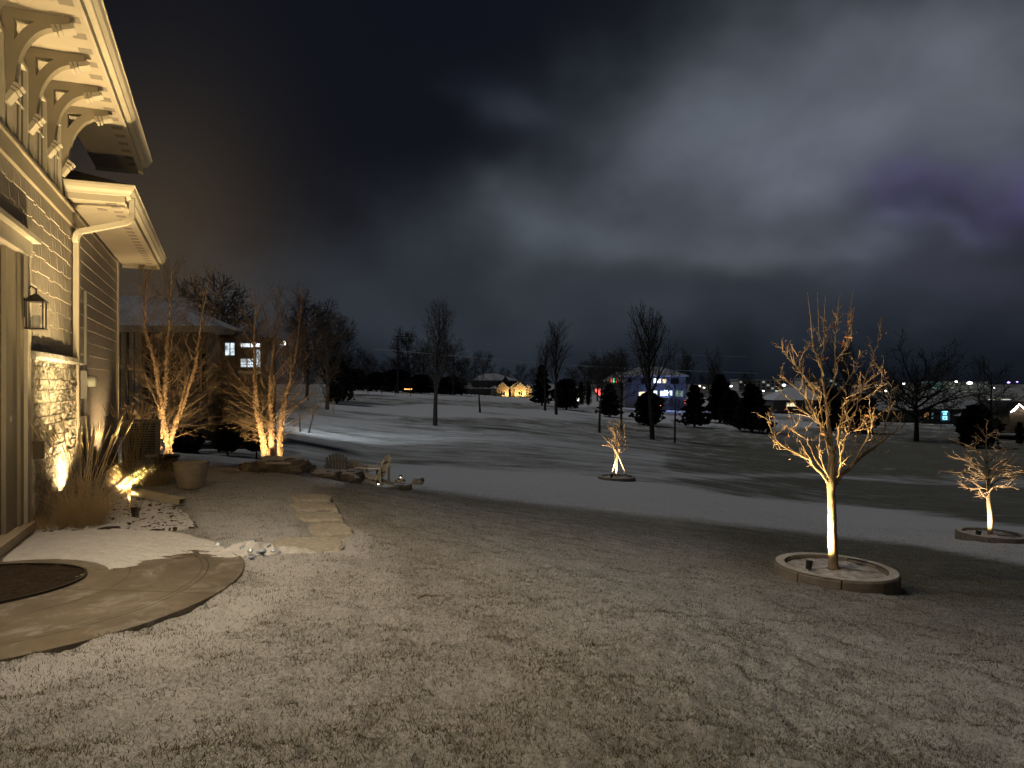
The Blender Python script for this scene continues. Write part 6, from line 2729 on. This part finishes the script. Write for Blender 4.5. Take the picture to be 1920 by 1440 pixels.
for (px0, px1, py, Y, lab) in ((1668, 1683, 752, 260, 'short strip of white car park lights left of the spreading tree'), (1853, 1864, 749, 240, 'left strip of white car park lights right of the low dark house'), (1876, 1896, 749, 240, 'right strip of white car park lights near the right edge'), (1454, 1470, 733, 320, 'bright zigzag strip light above the white roof')):
    m = MB()
    qbox(m, px0, px1, py - .8, py + .8, Y, .3)
    solid('strip_light', m, emit('strip_white', (.95, 1, .8), 1.3, 1.5), lab, 'strip light', (PX((px0 + px1) / 2, Y), Y, zat(py, Y)), 'strip lights beyond the houses')

# ------------------------------------------------------------------ utility poles, wires, fence
Yp_ = 118.0
c = P(746, 735, Yp_)
root = thing('utility_pole', 'dark utility pole standing against the far tree line', 'utility pole', (c.x, Yp_, c.z))
m = MB()
m.tube([(c.x, Yp_, c.z - .5), (c.x, Yp_, zat(631, Yp_))], [.17, .11], 8)
part('pole', m, M_bark_dark, root)
m = MB()
m.box((c.x + .55, Yp_ - .15, zat(631.5, Yp_)), (1.9, .12, .14))
part('crossarm', m, M_bark_dark, root)
m = MB()
for x in (-.2, .6, 1.3):
    m.lathe((c.x + x, Yp_ - .15, zat(631.5, Yp_) + .07), [(.06, 0), (.06, .12), (.02, .18)], 8)
part('insulator', m, M_grey, root)


def wire(label, pts, r):
    m = MB()
    P_ = [P(x, y, Y) for x, y, Y in pts]
    m.tube(smooth_line(P_, 6), r, 5)
    solid('power_line', m, mat('wire_metal', (.55, .57, .62), .4, .05, 1, metal=.2), label, 'power line', tuple(P_[0]), 'power lines across the sky')


wire('lower power line running from the pole towards the large house', [(700, 655, 118), (746, 658, 118), (850, 667, 122), (980, 679, 128), (1110, 687, 134), (1260, 694, 145), (1420, 700, 160)], .045)
wire('upper power line above the gold lit house', [(746, 632, 118), (850, 641, 122), (980, 650, 128), (1110, 658, 134), (1250, 664, 145), (1400, 669, 160)], .022)

M_post = mat('dark_post', (.06, .055, .05), .9, .2, 5)
for gi, (posts, Y, glab) in enumerate((((662, 690, 716, 742, 770), 108, 'thin dark wire fence along the crest left of the utility pole'), ((871, 890, 910, 929), 160, 'thin dark fence in front of the gold lit house'))):
    g0 = G(posts[0], Y)
    root = thing('fence', glab, 'fence', tuple(g0))
    tops = []
    for px in posts:
        g_ = G(px, Y)
        m = MB()
        hh = 1.25
        m.box((g_.x, g_.y, g_.z + hh / 2 - .1), (.11, .11, hh + .2))
        part('post', m, M_post, root)
        tops.append(g_)
    m = MB()
    for z in (.35, .75, 1.1):
        m.tube([t + Vector((0, -.07, z)) for t in tops], .022, 4)
    part('rail', m, M_post, root)
g_ = G(625, 55)
m = MB()
m.tube([g_ - Vector((0, 0, .1)), g_ + Vector((0, 0, 1.0)), g_ + Vector((0, 0, 1.15))], [.045, .045, .03], 8)
solid('marker_post', m, mat('yellow_marker', (.5, .38, .08), .6, .1, 5), 'thin yellowish marker post beside the brown tree trunk', 'post', tuple(g_))
